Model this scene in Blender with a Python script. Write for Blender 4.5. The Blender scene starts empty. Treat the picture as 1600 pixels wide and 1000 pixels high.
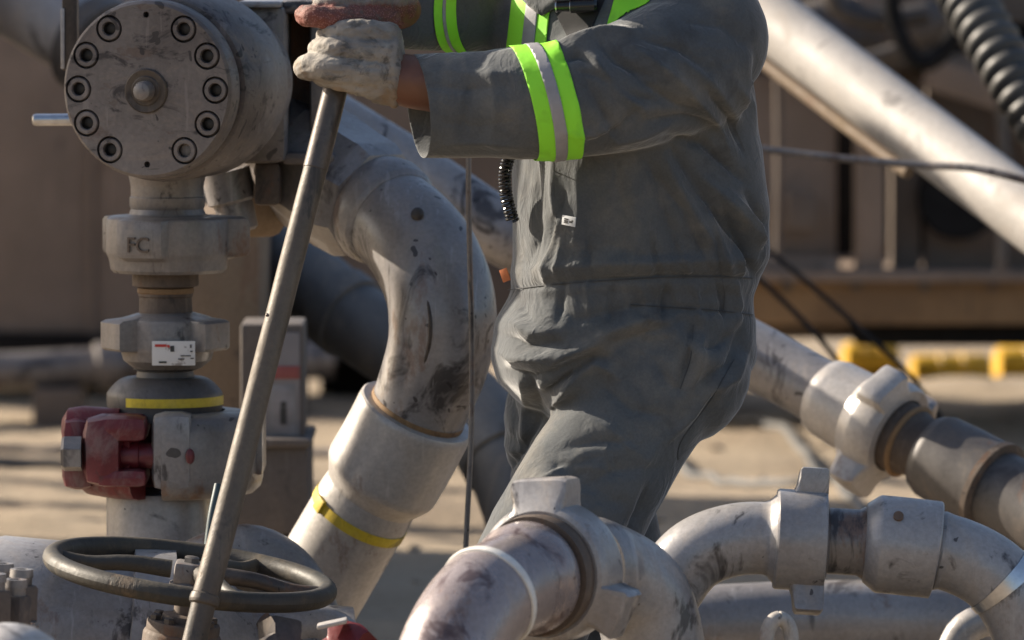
import bpy, bmesh, math, random
import numpy as np
from mathutils import Vector, Matrix, noise as mnoise
random.seed(4); np.random.seed(4)
SC = bpy.context.scene
COL = SC.collection

# ------------------------------------------------------------------ camera
CAM_POS = np.array((0.0, -10.0, 1.5)); PITCH = math.atan(0.065)
cd = bpy.data.cameras.new('camera'); cam = bpy.data.objects.new('camera', cd); COL.objects.link(cam)
cam.location = CAM_POS; cam.rotation_euler = (math.radians(90) - PITCH, 0, 0)
cd.sensor_width = 36; cd.lens = 225; cd.clip_start = 0.5; cd.clip_end = 3000
cd.dof.use_dof = True; cd.dof.focus_distance = 9.95; cd.dof.aperture_fstop = 5.0
SC.camera = cam

# ------------------------------------------------------------------ sky, sun, exposure
SUN_EL, SUN_BACK = math.radians(28.5), math.radians(25)      # low sun, from the left and a little behind the worker
to_sun = Vector((-math.cos(SUN_EL)*math.cos(SUN_BACK), math.cos(SUN_EL)*math.sin(SUN_BACK), math.sin(SUN_EL)))
w = bpy.data.worlds.new('World'); SC.world = w; w.use_nodes = True
nt = w.node_tree; bg = nt.nodes['Background']
sky = nt.nodes.new('ShaderNodeTexSky'); sky.sky_type = 'NISHITA'; sky.sun_disc = False
sky.sun_elevation = SUN_EL; sky.sun_rotation = math.atan2(to_sun.x, to_sun.y)
sky.air_density = 1.0; sky.dust_density = 3.0; sky.ozone_density = 1.6
nt.links.new(sky.outputs[0], bg.inputs[0]); bg.inputs[1].default_value = 0.08
sl = bpy.data.lights.new('sun', 'SUN'); sl.energy = 5.0; sl.angle = math.radians(0.53); sl.color = (1.0, 0.88, 0.72)
so = bpy.data.objects.new('sun', sl); COL.objects.link(so)
so.rotation_euler = to_sun.to_track_quat('Z', 'Y').to_euler(); so.location = (-8, 3, 8)
vs = SC.view_settings; vs.view_transform = 'Standard'; vs.look = 'None'; vs.exposure = 1.12; vs.gamma = 1.0
vs.use_curve_mapping = False
SC.cycles.use_denoising = True
SC.cycles.max_bounces = 4; SC.cycles.diffuse_bounces = 3; SC.cycles.glossy_bounces = 2; SC.cycles.caustics_reflective = False; SC.cycles.caustics_refractive = False

# ------------------------------------------------------------------ measuring: a point at photo position (px, py) on the plane Y = y
FWD = np.array((0, math.cos(PITCH), -math.sin(PITCH))); UPV = np.array((0, math.sin(PITCH), math.cos(PITCH))); RGT = np.array((1.0, 0, 0))
def W(px, py, y):
    d = FWD + (px-800)/10000*RGT - (py-500)/10000*UPV
    return CAM_POS + d*((y+10)/d[1])
def S(y): return (y+10)*1e-4            # metres per photo pixel at Y = y

# ------------------------------------------------------------------ mesh helpers
class MB:
    def __init__(s): s.v = []; s.f = []; s.mi = []; s.cur = 0
    def add(s, verts, faces):
        o = len(s.v); s.v.extend([tuple(map(float, p)) for p in verts])
        s.f.extend([tuple(i+o for i in f) for f in faces]); s.mi.extend([s.cur]*len(faces)); return s
    def grid(s, rings, cap0=True, cap1=True, closed=True):
        """rings: list of (n,3) arrays"""
        n = len(rings[0]); V = [p for r in rings for p in r]; F = []
        m = n if closed else n-1
        for i in range(len(rings)-1):
            for j in range(m):
                a = i*n+j; b = i*n+(j+1) % n
                F.append((a, b, b+n, a+n))
        if cap0: F.append(tuple(reversed(range(n))))
        if cap1: k = (len(rings)-1)*n; F.append(tuple(range(k, k+n)))
        return s.add(V, F)
ORIG = {}
def mesh_from(mb, name, mats, base=(0, 0, 0), sharp=35):
    me = bpy.data.meshes.new(name)
    b = np.array(base, float)
    me.from_pydata([tuple(np.array(p)-b) for p in mb.v], [], mb.f)
    for m in (mats if isinstance(mats, (list, tuple)) else [mats]): me.materials.append(m)
    if any(mb.mi): me.polygons.foreach_set('material_index', mb.mi)
    if name != 'ground':
        bm = bmesh.new(); bm.from_mesh(me); bmesh.ops.recalc_face_normals(bm, faces=bm.faces); bm.to_mesh(me); bm.free()
    if sharp is not None:
        me.shade_smooth(); me.set_sharp_from_angle(angle=math.radians(sharp))
    return me
def thing(name, label, cat, base, group=None):
    o = bpy.data.objects.new(name, None); COL.objects.link(o); o.location = tuple(base); o.empty_display_size = .1
    o['label'] = label; o['category'] = cat
    if group: o['group'] = group
    ORIG[o.name] = np.array(base, float); return o
def part(name, mb, mats, parent, label=None, sharp=35):
    base = ORIG[parent.name]
    o = bpy.data.objects.new(name, mesh_from(mb, name, mats, base, sharp)); COL.objects.link(o); o.parent = parent
    ORIG[o.name] = base
    if label: o['label'] = label
    return o
def single(name, mb, mats, label, cat, base=(0, 0, 0), group=None, sharp=35, kind=None):
    o = bpy.data.objects.new(name, mesh_from(mb, name, mats, base, sharp)); COL.objects.link(o); o.location = tuple(base)
    ORIG[o.name] = np.array(base, float)
    if label: o['label'] = label
    if cat: o['category'] = cat
    if group: o['group'] = group
    if kind: o['kind'] = kind
    return o
def nrm(v): v = np.array(v, float); return v/np.linalg.norm(v)
def frame(A, ref=(0, -1, 0)):
    A = nrm(A); r = np.array(ref, float); r = r - A*np.dot(r, A)
    if np.linalg.norm(r) < 1e-3: r = np.array((1.0, 0, 0)) - A*A[0]
    r = nrm(r); return A, r, np.cross(A, r)
def lathe(mb, O, A, prof, seg=40, ref=(0, -1, 0), caps=True, squash=(1, 1)):
    """prof: [(distance along axis, radius)]"""
    A, U, V = frame(A, ref); O = np.array(O, float); th = np.linspace(0, 2*math.pi, seg, endpoint=False)
    rings = [O + A*s + r*(squash[0]*np.cos(th)[:, None]*U + squash[1]*np.sin(th)[:, None]*V) for s, r in prof]
    return mb.grid(rings, caps, caps)
def polar(mb, O, A, R, lugs, prof, ref=(0, -1, 0), seg=120):
    """extruded nut with lugs: lugs [(angle deg from ref, half width m, height m)], prof [(s, radial scale, lug scale)]"""
    A, U, V = frame(A, ref); O = np.array(O, float); th = np.linspace(-math.pi, math.pi, seg, endpoint=False)
    rings = []
    for s, k, lk in prof:
        r = np.full(seg, R*k)
        for a, hw, h in lugs:
            d = (th-math.radians(a)+math.pi) % (2*math.pi)-math.pi
            t = np.abs(d)*R/hw                      # 1 at the lug's flank
            b = np.clip((1.22-t)/0.22, 0, 1); b = b*b*(3-2*b)
            flat = (R+h)/np.maximum(np.cos(d), .3)
            tgt = np.minimum(flat, (R+h)*1.03)
            r = np.maximum(r, R*k+(tgt-R)*b*lk-(1-k)*R*b*0)
        rings.append(O + A*s + r[:, None]*(np.cos(th)[:, None]*U + np.sin(th)[:, None]*V))
    return mb.grid(rings)
def box(mb, c, half, X=(1, 0, 0), Y=(0, 1, 0), Z=(0, 0, 1), bev=0.0):
    c = np.array(c, float); X, Y, Z = nrm(X), nrm(Y), nrm(Z); a, b, d = half
    bm = bmesh.new(); bmesh.ops.create_cube(bm, size=2)
    for v in bm.verts: v.co = Vector((v.co.x*a, v.co.y*b, v.co.z*d))
    if bev > 0: bmesh.ops.bevel(bm, geom=list(bm.edges), offset=min(bev, .45*min(half)*2), segments=2, profile=.6, affect='EDGES')
    bm.verts.index_update()
    V = [c + X*v.co.x + Y*v.co.y + Z*v.co.z for v in bm.verts]; F = [tuple(v.index for v in f.verts) for f in bm.faces]
    bm.free(); return mb.add(V, F)
class Curve:
    """smooth centre line through photo points (px, py, Y) or world points"""
    def __init__(s, pts, world=False, n=40, smooth=True):
        P = np.array([p if world else W(*p) for p in pts], float)
        if smooth and len(P) > 2:
            Q = np.vstack([2*P[0]-P[1], P, 2*P[-1]-P[-2]]); out = []
            for i in range(1, len(Q)-2):
                p0, p1, p2, p3 = Q[i-1:i+3]
                t0 = 0; t1 = t0+np.linalg.norm(p1-p0)**.5; t2 = t1+np.linalg.norm(p2-p1)**.5; t3 = t2+np.linalg.norm(p3-p2)**.5
                for t in np.linspace(t1, t2, n, endpoint=False):
                    A1 = (t1-t)/(t1-t0)*p0+(t-t0)/(t1-t0)*p1; A2 = (t2-t)/(t2-t1)*p1+(t-t1)/(t2-t1)*p2; A3 = (t3-t)/(t3-t2)*p2+(t-t2)/(t3-t2)*p3
                    B1 = (t2-t)/(t2-t0)*A1+(t-t0)/(t2-t0)*A2; B2 = (t3-t)/(t3-t1)*A2+(t-t1)/(t3-t1)*A3
                    out.append((t2-t)/(t2-t1)*B1+(t-t1)/(t2-t1)*B2)
            out.append(P[-1]); P = np.array(out)
        else:
            P = np.vstack([np.linspace(P[i], P[i+1], n, endpoint=False) for i in range(len(P)-1)]+[P[-1:]])
        s.P = P; d = np.linalg.norm(np.diff(P, axis=0), axis=1); s.L = np.concatenate([[0], np.cumsum(d)]); s.len = s.L[-1]
        T = np.gradient(P, axis=0); s.T = T/np.linalg.norm(T, axis=1)[:, None]
        u = frame(s.T[0])[1]; U = []
        for t in s.T:
            u = u - t*np.dot(u, t); u = u/np.linalg.norm(u); U.append(u)
        s.U = np.array(U)
    def at(s, q):
        x = np.clip(q, 0, 1)*s.len
        f = lambda A: np.array([np.interp(x, s.L, A[:, k]) for k in range(3)])
        p, t, u = f(s.P), nrm(f(s.T)), f(s.U); u = nrm(u-t*np.dot(u, t)); return p, t, u, np.cross(t, u)
    def u_at(s, px, hi=1):                             # parameter where the line passes photo column px
        d = s.P-CAM_POS; dep = d@FWD; x = 800+10000*(d@RGT)/dep; x = np.where(s.L <= hi*s.len, x, 1e9)
        i = int(np.argmin(np.abs(x-px))); return s.L[i]/s.len
    def u_row(s, py):
        d = s.P-CAM_POS; dep = d@FWD; y = 500-10000*(d@UPV)/dep
        i = int(np.argmin(np.abs(y-py))); return s.L[i]/s.len
def tube(mb, cv, prof, u0=0, u1=1, seg=36, n=28, squash=(1, 1), caps=True, rough=0.0, wob=None):
    """sweep: prof [(u, radius m)] inside u0..u1 (u on the whole curve)"""
    us = sorted(set([u0, u1]+[p[0] for p in prof if u0 <= p[0] <= u1]+list(np.linspace(u0, u1, n))))
    pu = [p[0] for p in prof]; pr = [p[1] for p in prof]; th = np.linspace(0, 2*math.pi, seg, endpoint=False); rings = []
    for q in us:
        p, t, a, b = cv.at(q); r = np.interp(q, pu, pr)
        rr = r*(1+(rough*np.array([mnoise.noise(Vector((math.cos(x)*2, math.sin(x)*2, q*cv.len*14))) for x in th]) if rough else 0))
        rr = np.broadcast_to(rr, (seg,))
        rings.append(p + rr[:, None]*(squash[0]*np.cos(th)[:, None]*a + squash[1]*np.sin(th)[:, None]*b))
    return mb.grid(rings, caps, caps)
def step(*pairs):
    """radius profile with sharp steps: (u, r) pairs, each step slightly chamfered"""
    return list(pairs)

# ------------------------------------------------------------------ materials
MATS = {}
def nodes(m):
    m.use_nodes = True; t = m.node_tree; return t, t.nodes['Principled BSDF']
def ramp(t, fac, stops, interp='LINEAR'):
    r = t.nodes.new('ShaderNodeValToRGB'); r.color_ramp.interpolation = interp
    e = r.color_ramp.elements
    while len(e) < len(stops): e.new(.5)
    for x, (p, c) in zip(e, stops): x.position = p; x.color = (*c, 1) if len(c) == 3 else c
    t.links.new(fac, r.inputs[0]); return r.outputs[0]
def noise_tex(t, scale, detail=5, rough=.55, vec=None, dist=0.0):
    n = t.nodes.new('ShaderNodeTexNoise'); n.inputs['Scale'].default_value = scale; n.inputs['Detail'].default_value = detail
    n.inputs['Roughness'].default_value = rough; n.inputs['Distortion'].default_value = dist
    if vec is not None: t.links.new(vec, n.inputs['Vector'])
    return n.outputs['Fac']
def coords(t, scale=(1, 1, 1), off=(0, 0, 0), rot=(0, 0, 0)):
    c = t.nodes.new('ShaderNodeTexCoord'); m = t.nodes.new('ShaderNodeMapping')
    m.inputs['Scale'].default_value = scale; m.inputs['Location'].default_value = off; m.inputs['Rotation'].default_value = rot
    t.links.new(c.outputs['Object'], m.inputs['Vector']); return m.outputs[0]
def mixc(t, fac, a, b, mode='MIX'):
    m = t.nodes.new('ShaderNodeMix'); m.data_type = 'RGBA'; m.blend_type = mode
    for sock, v in ((m.inputs[0], fac), (m.inputs[6], a), (m.inputs[7], b)):
        if isinstance(v, (int, float)): sock.default_value = v
        elif isinstance(v, tuple): sock.default_value = (*v, 1)
        else: t.links.new(v, sock)
    return m.outputs[2]
def mathn(t, op, a, b=0.0):
    m = t.nodes.new('ShaderNodeMath'); m.operation = op; m.use_clamp = False
    for sock, v in ((m.inputs[0], a), (m.inputs[1], b)):
        if isinstance(v, (int, float)): sock.default_value = v
        else: t.links.new(v, sock)
    return m.outputs[0]
def bump(t, bsdf, h, strength=.3, dist=.004):
    b = t.nodes.new('ShaderNodeBump'); b.inputs['Strength'].default_value = strength; b.inputs['Distance'].default_value = dist
    t.links.new(h, b.inputs['Height']); t.links.new(b.outputs[0], bsdf.inputs['Normal'])
def steel(name, base=(.285, .275, .275), alt=(.205, .19, .187), spot=(.03, .026, .028), rust=(.15, .075, .04), spots=.5, rusty=.35, rough=.28, metal=.15,
          dust=(.38, .31, .25), dusty=.3, seed=0.0, bumps=.25, streak=(1, 1, .45)):
    """worn satin paint on iron: broad tone changes, dust film, grease runs, splatter specks, rust patches, bare edges"""
    if name in MATS: return MATS[name]
    m = bpy.data.materials.new(name); t, b = nodes(m); MATS[name] = m
    v = coords(t, off=(seed, seed*.7, seed*1.3)); vr = coords(t, scale=streak, off=(seed*2, 1, 3))
    broad = noise_tex(t, 3.4, 3, .55, v, .3)
    c = mixc(t, ramp(t, broad, [(.38, (0, 0, 0)), (.62, (1, 1, 1))]), base, alt)
    med = noise_tex(t, 11, 5, .7, vr, .9)
    c = mixc(t, mathn(t, 'MULTIPLY', ramp(t, med, [(.52, (0, 0, 0)), (.68, (1, 1, 1))]), dusty), c, dust)
    rmask = ramp(t, noise_tex(t, 6, 6, .74, coords(t, scale=streak, off=(seed+7, 2, seed))), [(.62-.12*rusty, (0, 0, 0)), (.67-.10*rusty, (1, 1, 1))])
    c = mixc(t, mathn(t, 'MULTIPLY', rmask, min(1, .35+rusty*.6)), c, rust)
    runs = ramp(t, med, [(.32+.06*spots, (1, 1, 1)), (.395+.06*spots, (0, 0, 0))])
    c = mixc(t, mathn(t, 'MULTIPLY', runs, min(1, .45+.5*spots)), c, spot)
    vo = t.nodes.new('ShaderNodeTexVoronoi'); vo.inputs['Scale'].default_value = 40; vo.inputs['Randomness'].default_value = 1
    wv = t.nodes.new('ShaderNodeVectorMath'); wv.operation = 'ADD'; sc_ = t.nodes.new('ShaderNodeVectorMath'); sc_.operation = 'SCALE'; sc_.inputs['Scale'].default_value = .05
    nz = t.nodes.new('ShaderNodeTexNoise'); nz.inputs['Scale'].default_value = 30; nz.inputs['Detail'].default_value = 1; t.links.new(v, nz.inputs['Vector']); t.links.new(nz.outputs['Color'], sc_.inputs[0]); t.links.new(v, wv.inputs[0]); t.links.new(sc_.outputs[0], wv.inputs[1]); t.links.new(wv.outputs[0], vo.inputs['Vector'])
    sep = t.nodes.new('ShaderNodeSeparateColor'); t.links.new(vo.outputs['Color'], sep.inputs[0])
    size = mathn(t, 'MULTIPLY', mathn(t, 'MAXIMUM', mathn(t, 'SUBTRACT', sep.outputs[0], 1-.62*spots), 0.0), ramp(t, broad, [(.38, (.15, .15, .15)), (.60, (.72, .72, .72))]))      # only some cells carry a speck, of differing size
    smask = mathn(t, 'GREATER_THAN', size, vo.outputs['Distance'])
    c = mixc(t, mathn(t, 'MULTIPLY', smask, .85), c, spot)
    fine = noise_tex(t, 120, 2, .7, v)
    c = mixc(t, .4, c, ramp(t, fine, [(.28, (.34, .34, .34)), (.72, (.66, .66, .66))]), 'OVERLAY')
    scr = ramp(t, noise_tex(t, 3.0, 3, .6, coords(t, scale=(16, 5, 1.3), rot=(.3, .5, .2), off=(seed, 3, 1)), .2), [(.63, (0, 0, 0)), (.67, (1, 1, 1))])     # pale scratches
    c = mixc(t, mathn(t, 'MULTIPLY', scr, .30), c, tuple(min(1, x*1.45) for x in base))
    geo = t.nodes.new('ShaderNodeNewGeometry')
    c = mixc(t, mathn(t, 'MULTIPLY', ramp(t, geo.outputs['Pointiness'], [(.57, (0, 0, 0)), (.68, (1, 1, 1))]), .25), c, tuple(min(1, x*1.5+.05) for x in base))
    t.links.new(c, b.inputs['Base Color'])
    b.inputs['Metallic'].default_value = metal
    rr = ramp(t, med, [(.36, (min(1, rough+.05),)*3), (.46, (rough,)*3), (.7, (min(1, rough+.28),)*3)])
    t.links.new(rr, b.inputs['Roughness'])
    h = mathn(t, 'ADD', mathn(t, 'MULTIPLY', fine, .3), mathn(t, 'ADD', mathn(t, 'MULTIPLY', med, .3), mathn(t, 'MULTIPLY', rmask, -.25)))
    bump(t, b, h, bumps, .003)
    return m
def plain(name, col, rough=.6, metal=0.0, var=.25, scale=20, bumps=.15, sheen=0.0, seed=0):
    if name in MATS: return MATS[name]
    m = bpy.data.materials.new(name); t, b = nodes(m); MATS[name] = m
    v = coords(t, off=(seed, seed, seed)); n = noise_tex(t, scale, 3, .65, v, .3)
    lo = tuple(x*(1-var) for x in col); hi = tuple(min(1, x*(1+var)) for x in col)
    t.links.new(ramp(t, n, [(.3, lo), (.7, hi)]), b.inputs['Base Color'])
    b.inputs['Roughness'].default_value = rough; b.inputs['Metallic'].default_value = metal
    if sheen: b.inputs['Sheen Weight'].default_value = sheen; b.inputs['Sheen Roughness'].default_value = .5
    bump(t, b, noise_tex(t, scale*5, 2, .6, v), bumps, .002); return m
IRON   = steel('worn_pale_iron')
IRON_B = steel('worn_pale_iron_spotted', base=(.31, .30, .302), alt=(.215, .20, .198), spots=.75, rusty=.3, seed=3.1)
IRON_C = steel('scuffed_grey_iron', base=(.205, .19, .183), alt=(.13, .116, .112), spots=.85, rusty=.55, seed=6.3, rough=.36)
IRON_W = steel('whitish_painted_iron', base=(.47, .445, .425), alt=(.36, .335, .315), spots=.2, rusty=.12, seed=9.2, dusty=.25, rough=.32)
IRON_P = steel('mottled_iron', base=(.31, .265, .26), alt=(.18, .145, .15), spots=.6, spot=(.07, .04, .042), rusty=.25, seed=4.4, rough=.26, metal=.3)
IRON_D = steel('dark_oily_iron', base=(.10, .09, .085), alt=(.055, .05, .05), spots=.5, rusty=.4, seed=1.7, dusty=.35, dust=(.2, .155, .115), rough=.45)
IRON_F = steel('flange_face_iron', base=(.20, .182, .177), alt=(.105, .092, .09), spots=.8, spot=(.03, .027, .03), rusty=.3, rust=(.10, .065, .05), seed=5.5, rough=.5, metal=.35, streak=(1, 1, 2.0))
RUSTY  = steel('rusty_brown_iron', base=(.125, .095, .075), alt=(.08, .058, .045), rusty=.7, spots=.5, seed=2.2, rough=.65)
REDP   = steel('chipped_red_paint', base=(.14, .014, .02), alt=(.085, .012, .016), spot=(.03, .02, .02), rust=(.16, .13, .12), rusty=.2, spots=.5, dust=(.24, .18, .165), dusty=.5, seed=8.1, rough=.38)
DARKHOLE = plain('hole_black', (.014, .013, .013), .5)  # near-black, for the bolt ends inside the nut holes
YELLOW = steel('yellow_band_paint', base=(.62, .46, .03), alt=(.5, .36, .03), spot=(.12, .09, .03), rusty=.1, spots=.45, dusty=.15, seed=3.9, metal=0, rough=.5)
BRIGHT = plain('bright_steel', (.55, .55, .56), .28, .9, .15, 40)
BARM   = steel('bare_worn_bar_steel', base=(.108, .088, .068), alt=(.064, .052, .042), spot=(.03, .027, .025), rust=(.13, .085, .05), dust=(.16, .13, .10), spots=.8, rusty=.4, seed=7.7, rough=.5, metal=.12, dusty=.25, bumps=.5)
BARD   = steel('dark_bar_steel', base=(.09, .075, .065), alt=(.06, .05, .045), spots=.5, rusty=.3, seed=2.9, rough=.4, metal=.5, dusty=.2)
WHEELM = steel('black_worn_wheel_paint', base=(.035, .034, .03), alt=(.055, .048, .04), spot=(.015, .015, .015), rust=(.14, .095, .06), rusty=.3, spots=.4, dust=(.22, .17, .11), dusty=.35, seed=5.1, rough=.55, bumps=.6)
HOSE   = steel('black_hose_rubber', base=(.075, .077, .08), alt=(.12, .12, .118), spot=(.01, .01, .012), rust=(.09, .08, .075), rusty=.2, spots=.2, dust=(.2, .175, .15), dusty=.6, seed=6.6, metal=0, rough=.5)

MATTE = plain('matte_black_rubber', (.018, .018, .019), .9); MATTE.node_tree.nodes['Principled BSDF'].inputs['Specular IOR Level'].default_value = .05

IRON_S = steel('smooth_cream_iron', base=(.43, .40, .37), alt=(.34, .315, .29), spots=.25, rusty=.12, seed=13.4, dusty=.3, rough=.5, metal=0, bumps=.12)
# ================================================================== the setting
def ground_h(x, y):
    f = 1.0 if abs(x) < 12 and -11 < y < 30 else max(0, 1-(max(abs(x)-12, y-30, -11-y))/15)
    return f*(.035*mnoise.noise(Vector((x*.9, y*.9, 0)))+.028*mnoise.noise(Vector((x*2.4, y*3.4, 2)))+.012*mnoise.noise(Vector((x*8, y*8, 5)))-.03*math.exp(-((y-7.3-.12*x+.1*mnoise.noise(Vector((x, 3, 1))))/.13)**2)-.03*math.exp(-((y-5.7-.12*x)/.13)**2))-.02
def axis_steps(a, b, fine0, fine1, d):
    core = list(np.arange(fine0, fine1+1e-6, d)); lo = []; x = fine0; k = d
    while x > a: k *= 1.35; x -= k; lo.append(max(x, a))
    hi = []; x = fine1; k = d
    while x < b: k *= 1.35; x += k; hi.append(min(x, b))
    return lo[::-1]+core+hi
gx = axis_steps(-600, 600, -3.2, 3.2, .055); gy = axis_steps(-80, 1500, 1.0, 14, .075)
mb = MB(); nx = len(gx)
mb.v = [(x, y, ground_h(x, y)) for y in gy for x in gx]
mb.f = [(j*nx+i, j*nx+i+1, (j+1)*nx+i+1, (j+1)*nx+i) for j in range(len(gy)-1) for i in range(nx-1)]; mb.mi = [0]*len(mb.f)
m = bpy.data.materials.new('dry_sandy_dirt'); t, b = nodes(m)
v = coords(t)
c = ramp(t, noise_tex(t, .9, 8, .62, v, .5), [(.28, (.20, .152, .105)), (.5, (.315, .25, .175)), (.72, (.40, .32, .23))])
c = mixc(t, ramp(t, noise_tex(t, 3.0, 6, .6, coords(t, scale=(.35, 2.2, 1), rot=(0, 0, .12)), .7), [(.55, (0, 0, 0)), (.72, (.75, .75, .75))]), c, (.19, .13, .085))
c = mixc(t, ramp(t, noise_tex(t, 26, 6, .7, v), [(.58, (0, 0, 0)), (.68, (.6, .6, .6))]), c, (.13, .095, .07))
c = mixc(t, ramp(t, noise_tex(t, 55, 3, .6, v), [(.62, (0, 0, 0)), (.70, (.7, .7, .7))]), c, (.5, .41, .31))
t.links.new(c, b.inputs['Base Color']); b.inputs['Roughness'].default_value = .95
bump(t, b, mathn(t, 'ADD', noise_tex(t, 12, 8, .7, v), mathn(t, 'MULTIPLY', noise_tex(t, 70, 5, .7, v), .5)), .8, .02)
g = single('ground', mb, m, None, None, kind='structure', sharp=None)
g.data.shade_smooth()

# loose stones and clods on the dirt
mb = MB(); rr = random.Random(11)
for i in range(420):
    y = rr.uniform(1.5, 13); x = rr.uniform(-.13, .13)*(y+10); r = rr.choice((.005, .006, .008, .011, .016))*rr.uniform(.7, 1.2)
    bm = bmesh.new(); bmesh.ops.create_icosphere(bm, subdivisions=1, radius=r)
    sd = rr.random()*50; z = ground_h(x, y)
    V = []
    for q in bm.verts:
        k = 1+.45*mnoise.noise(q.co/r*1.3+Vector((sd, 0, 0))); V.append((x+q.co.x*k*1.2, y+q.co.y*k, z+q.co.z*k*.65+r*.25))
    bm.verts.index_update(); mb.add(V, [tuple(q.index for q in f.verts) for f in bm.faces]); bm.free()
single('loose_stones', mb, plain('stone_bits', (.33, .26, .19), .9, 0, .3, 30), 'small loose stones and clods scattered over the dirt', 'stones', kind='stuff', sharp=None)

# ------------------------------------------------------------------ background equipment (out of focus)
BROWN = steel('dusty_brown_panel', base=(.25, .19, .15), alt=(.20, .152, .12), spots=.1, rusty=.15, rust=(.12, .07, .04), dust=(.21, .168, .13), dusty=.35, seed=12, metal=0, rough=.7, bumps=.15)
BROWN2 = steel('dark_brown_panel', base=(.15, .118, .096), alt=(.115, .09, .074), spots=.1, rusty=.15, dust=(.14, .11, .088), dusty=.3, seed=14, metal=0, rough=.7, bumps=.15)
OCHRE = steel('ochre_brown_beam', base=(.27, .165, .08), alt=(.19, .115, .058), spots=.2, rusty=.3, dust=(.16, .11, .07), dusty=.3, seed=15, metal=0, rough=.7, bumps=.2)
TAN = steel('tan_tank_paint', base=(.19, .135, .085), alt=(.15, .105, .07), spots=.1, rusty=.1, dust=(.2, .15, .1), dusty=.3, seed=16, metal=0, rough=.65, bumps=.15)
BLACKP = plain('black_chassis_paint', (.018, .016, .015), .85); BLACKP.node_tree.nodes['Principled BSDF'].inputs['Specular IOR Level'].default_value = .08
def pbox(mb, x0, x1, y0, y1, Yf, depth, bev=.004):
    """box whose front face on plane Y=Yf covers photo columns x0..x1 and rows y0..y1"""
    a = W(x0, y1, Yf); b_ = W(x1, y0, Yf)
    c = ((a[0]+b_[0])/2, Yf+depth/2, (a[2]+b_[2])/2); return box(mb, c, ((b_[0]-a[0])/2, depth/2, abs(b_[2]-a[2])/2), bev=bev)

# left: long steel tank wall on the ground
Yl = 9.6
T = thing('steel_tank', 'long brown steel tank wall standing on the dirt behind the left valves', 'tank', (-2.0, Yl, 0))
x0 = W(-420, 0, Yl)[0]; x1 = W(985, 0, Yl)[0]
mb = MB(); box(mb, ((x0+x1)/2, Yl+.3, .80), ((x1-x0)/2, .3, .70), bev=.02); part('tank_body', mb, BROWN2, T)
edges = [-420, -150, 142, 520, 985]
for a, b_ in zip(edges[:-1], edges[1:]):
    mb = MB(); pbox(mb, a+4, b_-4, -145, 520, Yl-.035, .03, .008); part('wall_panel', mb, BROWN, T)
for a in edges[1:-1]:
    mb = MB(); pbox(mb, a-4, a+4, -148, 528, Yl-.05, .045, .006); part('rib', mb, BROWN, T)
mb = MB(); pbox(mb, -420, 985, 524, 566, Yl-.10, .12, .01); part('base_rail', mb, BLACKP, T)
for a in (-300, 100, 500, 900):
    mb = MB(); pbox(mb, a, a+90, 560, 640, Yl+.3, .25, .01); part('skid_foot', mb, BLACKP, T)

# right: equipment trailer on a raised ochre chassis
Yr = 8.0
T = thing('equipment_trailer', 'brown equipment trailer on raised ochre chassis behind the worker, right', 'trailer', (1.6, Yr, 0))
mb = MB(); pbox(mb, 990, 2100, 432, 508, Yr, .22, .012); part('chassis_beam', mb, OCHRE, T)
mb = MB(); pbox(mb, 990, 2100, 424, 441, Yr-.05, 1.9, .006); part('deck_plate', mb, BROWN, T)
mb = MB(); pbox(mb, 1335, 2100, 505, 541, Yr+.10, .9, .02); part('axle_box', mb, MATTE, T)
mb = MB(); pbox(mb, 990, 1335, 505, 530, Yr+.45, .5, .02); part('cross_member', mb, BROWN2, T)
mb = MB(); pbox(mb, 990, 2100, -900, 432, Yr+.75, .05, .01); part('back_panel', mb, MATTE, T)
def panel(x0, x1, y0, y1, dy, mat, nm='wall_panel', th=.05):
    mb = MB(); pbox(mb, x0, x1, y0, y1, Yr+dy, th, .012); return part(nm, mb, mat, T)
panel(1000, 1308, 118, 402, .10, BROWN); panel(1000, 1312, 402, 430, .02, BROWN, 'sill_rail', .12)
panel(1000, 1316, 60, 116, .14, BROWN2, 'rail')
panel(1338, 1384, -60, 428, .0, BROWN, 'post', .14); panel(1392, 1440, 40, 428, .12, BROWN2, 'post', .10)
panel(1444, 1640, 300, 428, .16, BROWN); panel(1446, 1760, 84, 128, .05, BROWN, 'cross_rail', .10)
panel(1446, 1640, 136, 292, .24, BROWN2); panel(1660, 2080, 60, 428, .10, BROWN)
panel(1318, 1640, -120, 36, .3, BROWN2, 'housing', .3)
# sloping brace on the trailer side
mb = MB(); a = W(1446, 112, Yr-.02); b_ = W(1660, 178, Yr-.02); d = nrm(b_-a)
box(mb, (a+b_)/2, (np.linalg.norm(b_-a)/2, .03, .045), X=d, Z=np.cross(d, (0, 1, 0)), bev=.008); part('brace', mb, BROWN, T)
# black round port and top machinery
mb = MB(); lathe(mb, W(1500, 312, Yr+.05), (0, 1, 0), [(-.02, .07), (-.02, .112), (.09, .118), (.09, .03)], 36, caps=True); part('round_port', mb, MATTE, T)
for px, py, r in ((1345, 55, 50), (1440, 40, 40), (1290, 30, 36), (1395, 90, 26)):
    mb = MB(); c = W(px, py, Yr+.05); lathe(mb, c, (.9, .1, .25), [(-.16, .3*r*S(Yr)), (-.15, r*S(Yr)), (.1, r*S(Yr)), (.12, .6*r*S(Yr)), (.2, .5*r*S(Yr))], 24); part('motor_housing', mb, IRON_D, T)
for px in (1110, 1900):
    mb = MB(); c = W(px, 0, Yr)[0]
    lathe(mb, (c, Yr+1.0, .24), (0, 1, 0), [(0, .12), (.01, .2), (.03, .235), (.2, .235), (.22, .2), (.23, .12)], 36) if px > 1700 else box(mb, (c, Yr+1.35, .16), (.06, .06, .18), bev=.01)
    part('wheel' if px > 1700 else 'support_leg', mb, BLACKP, T)

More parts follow.
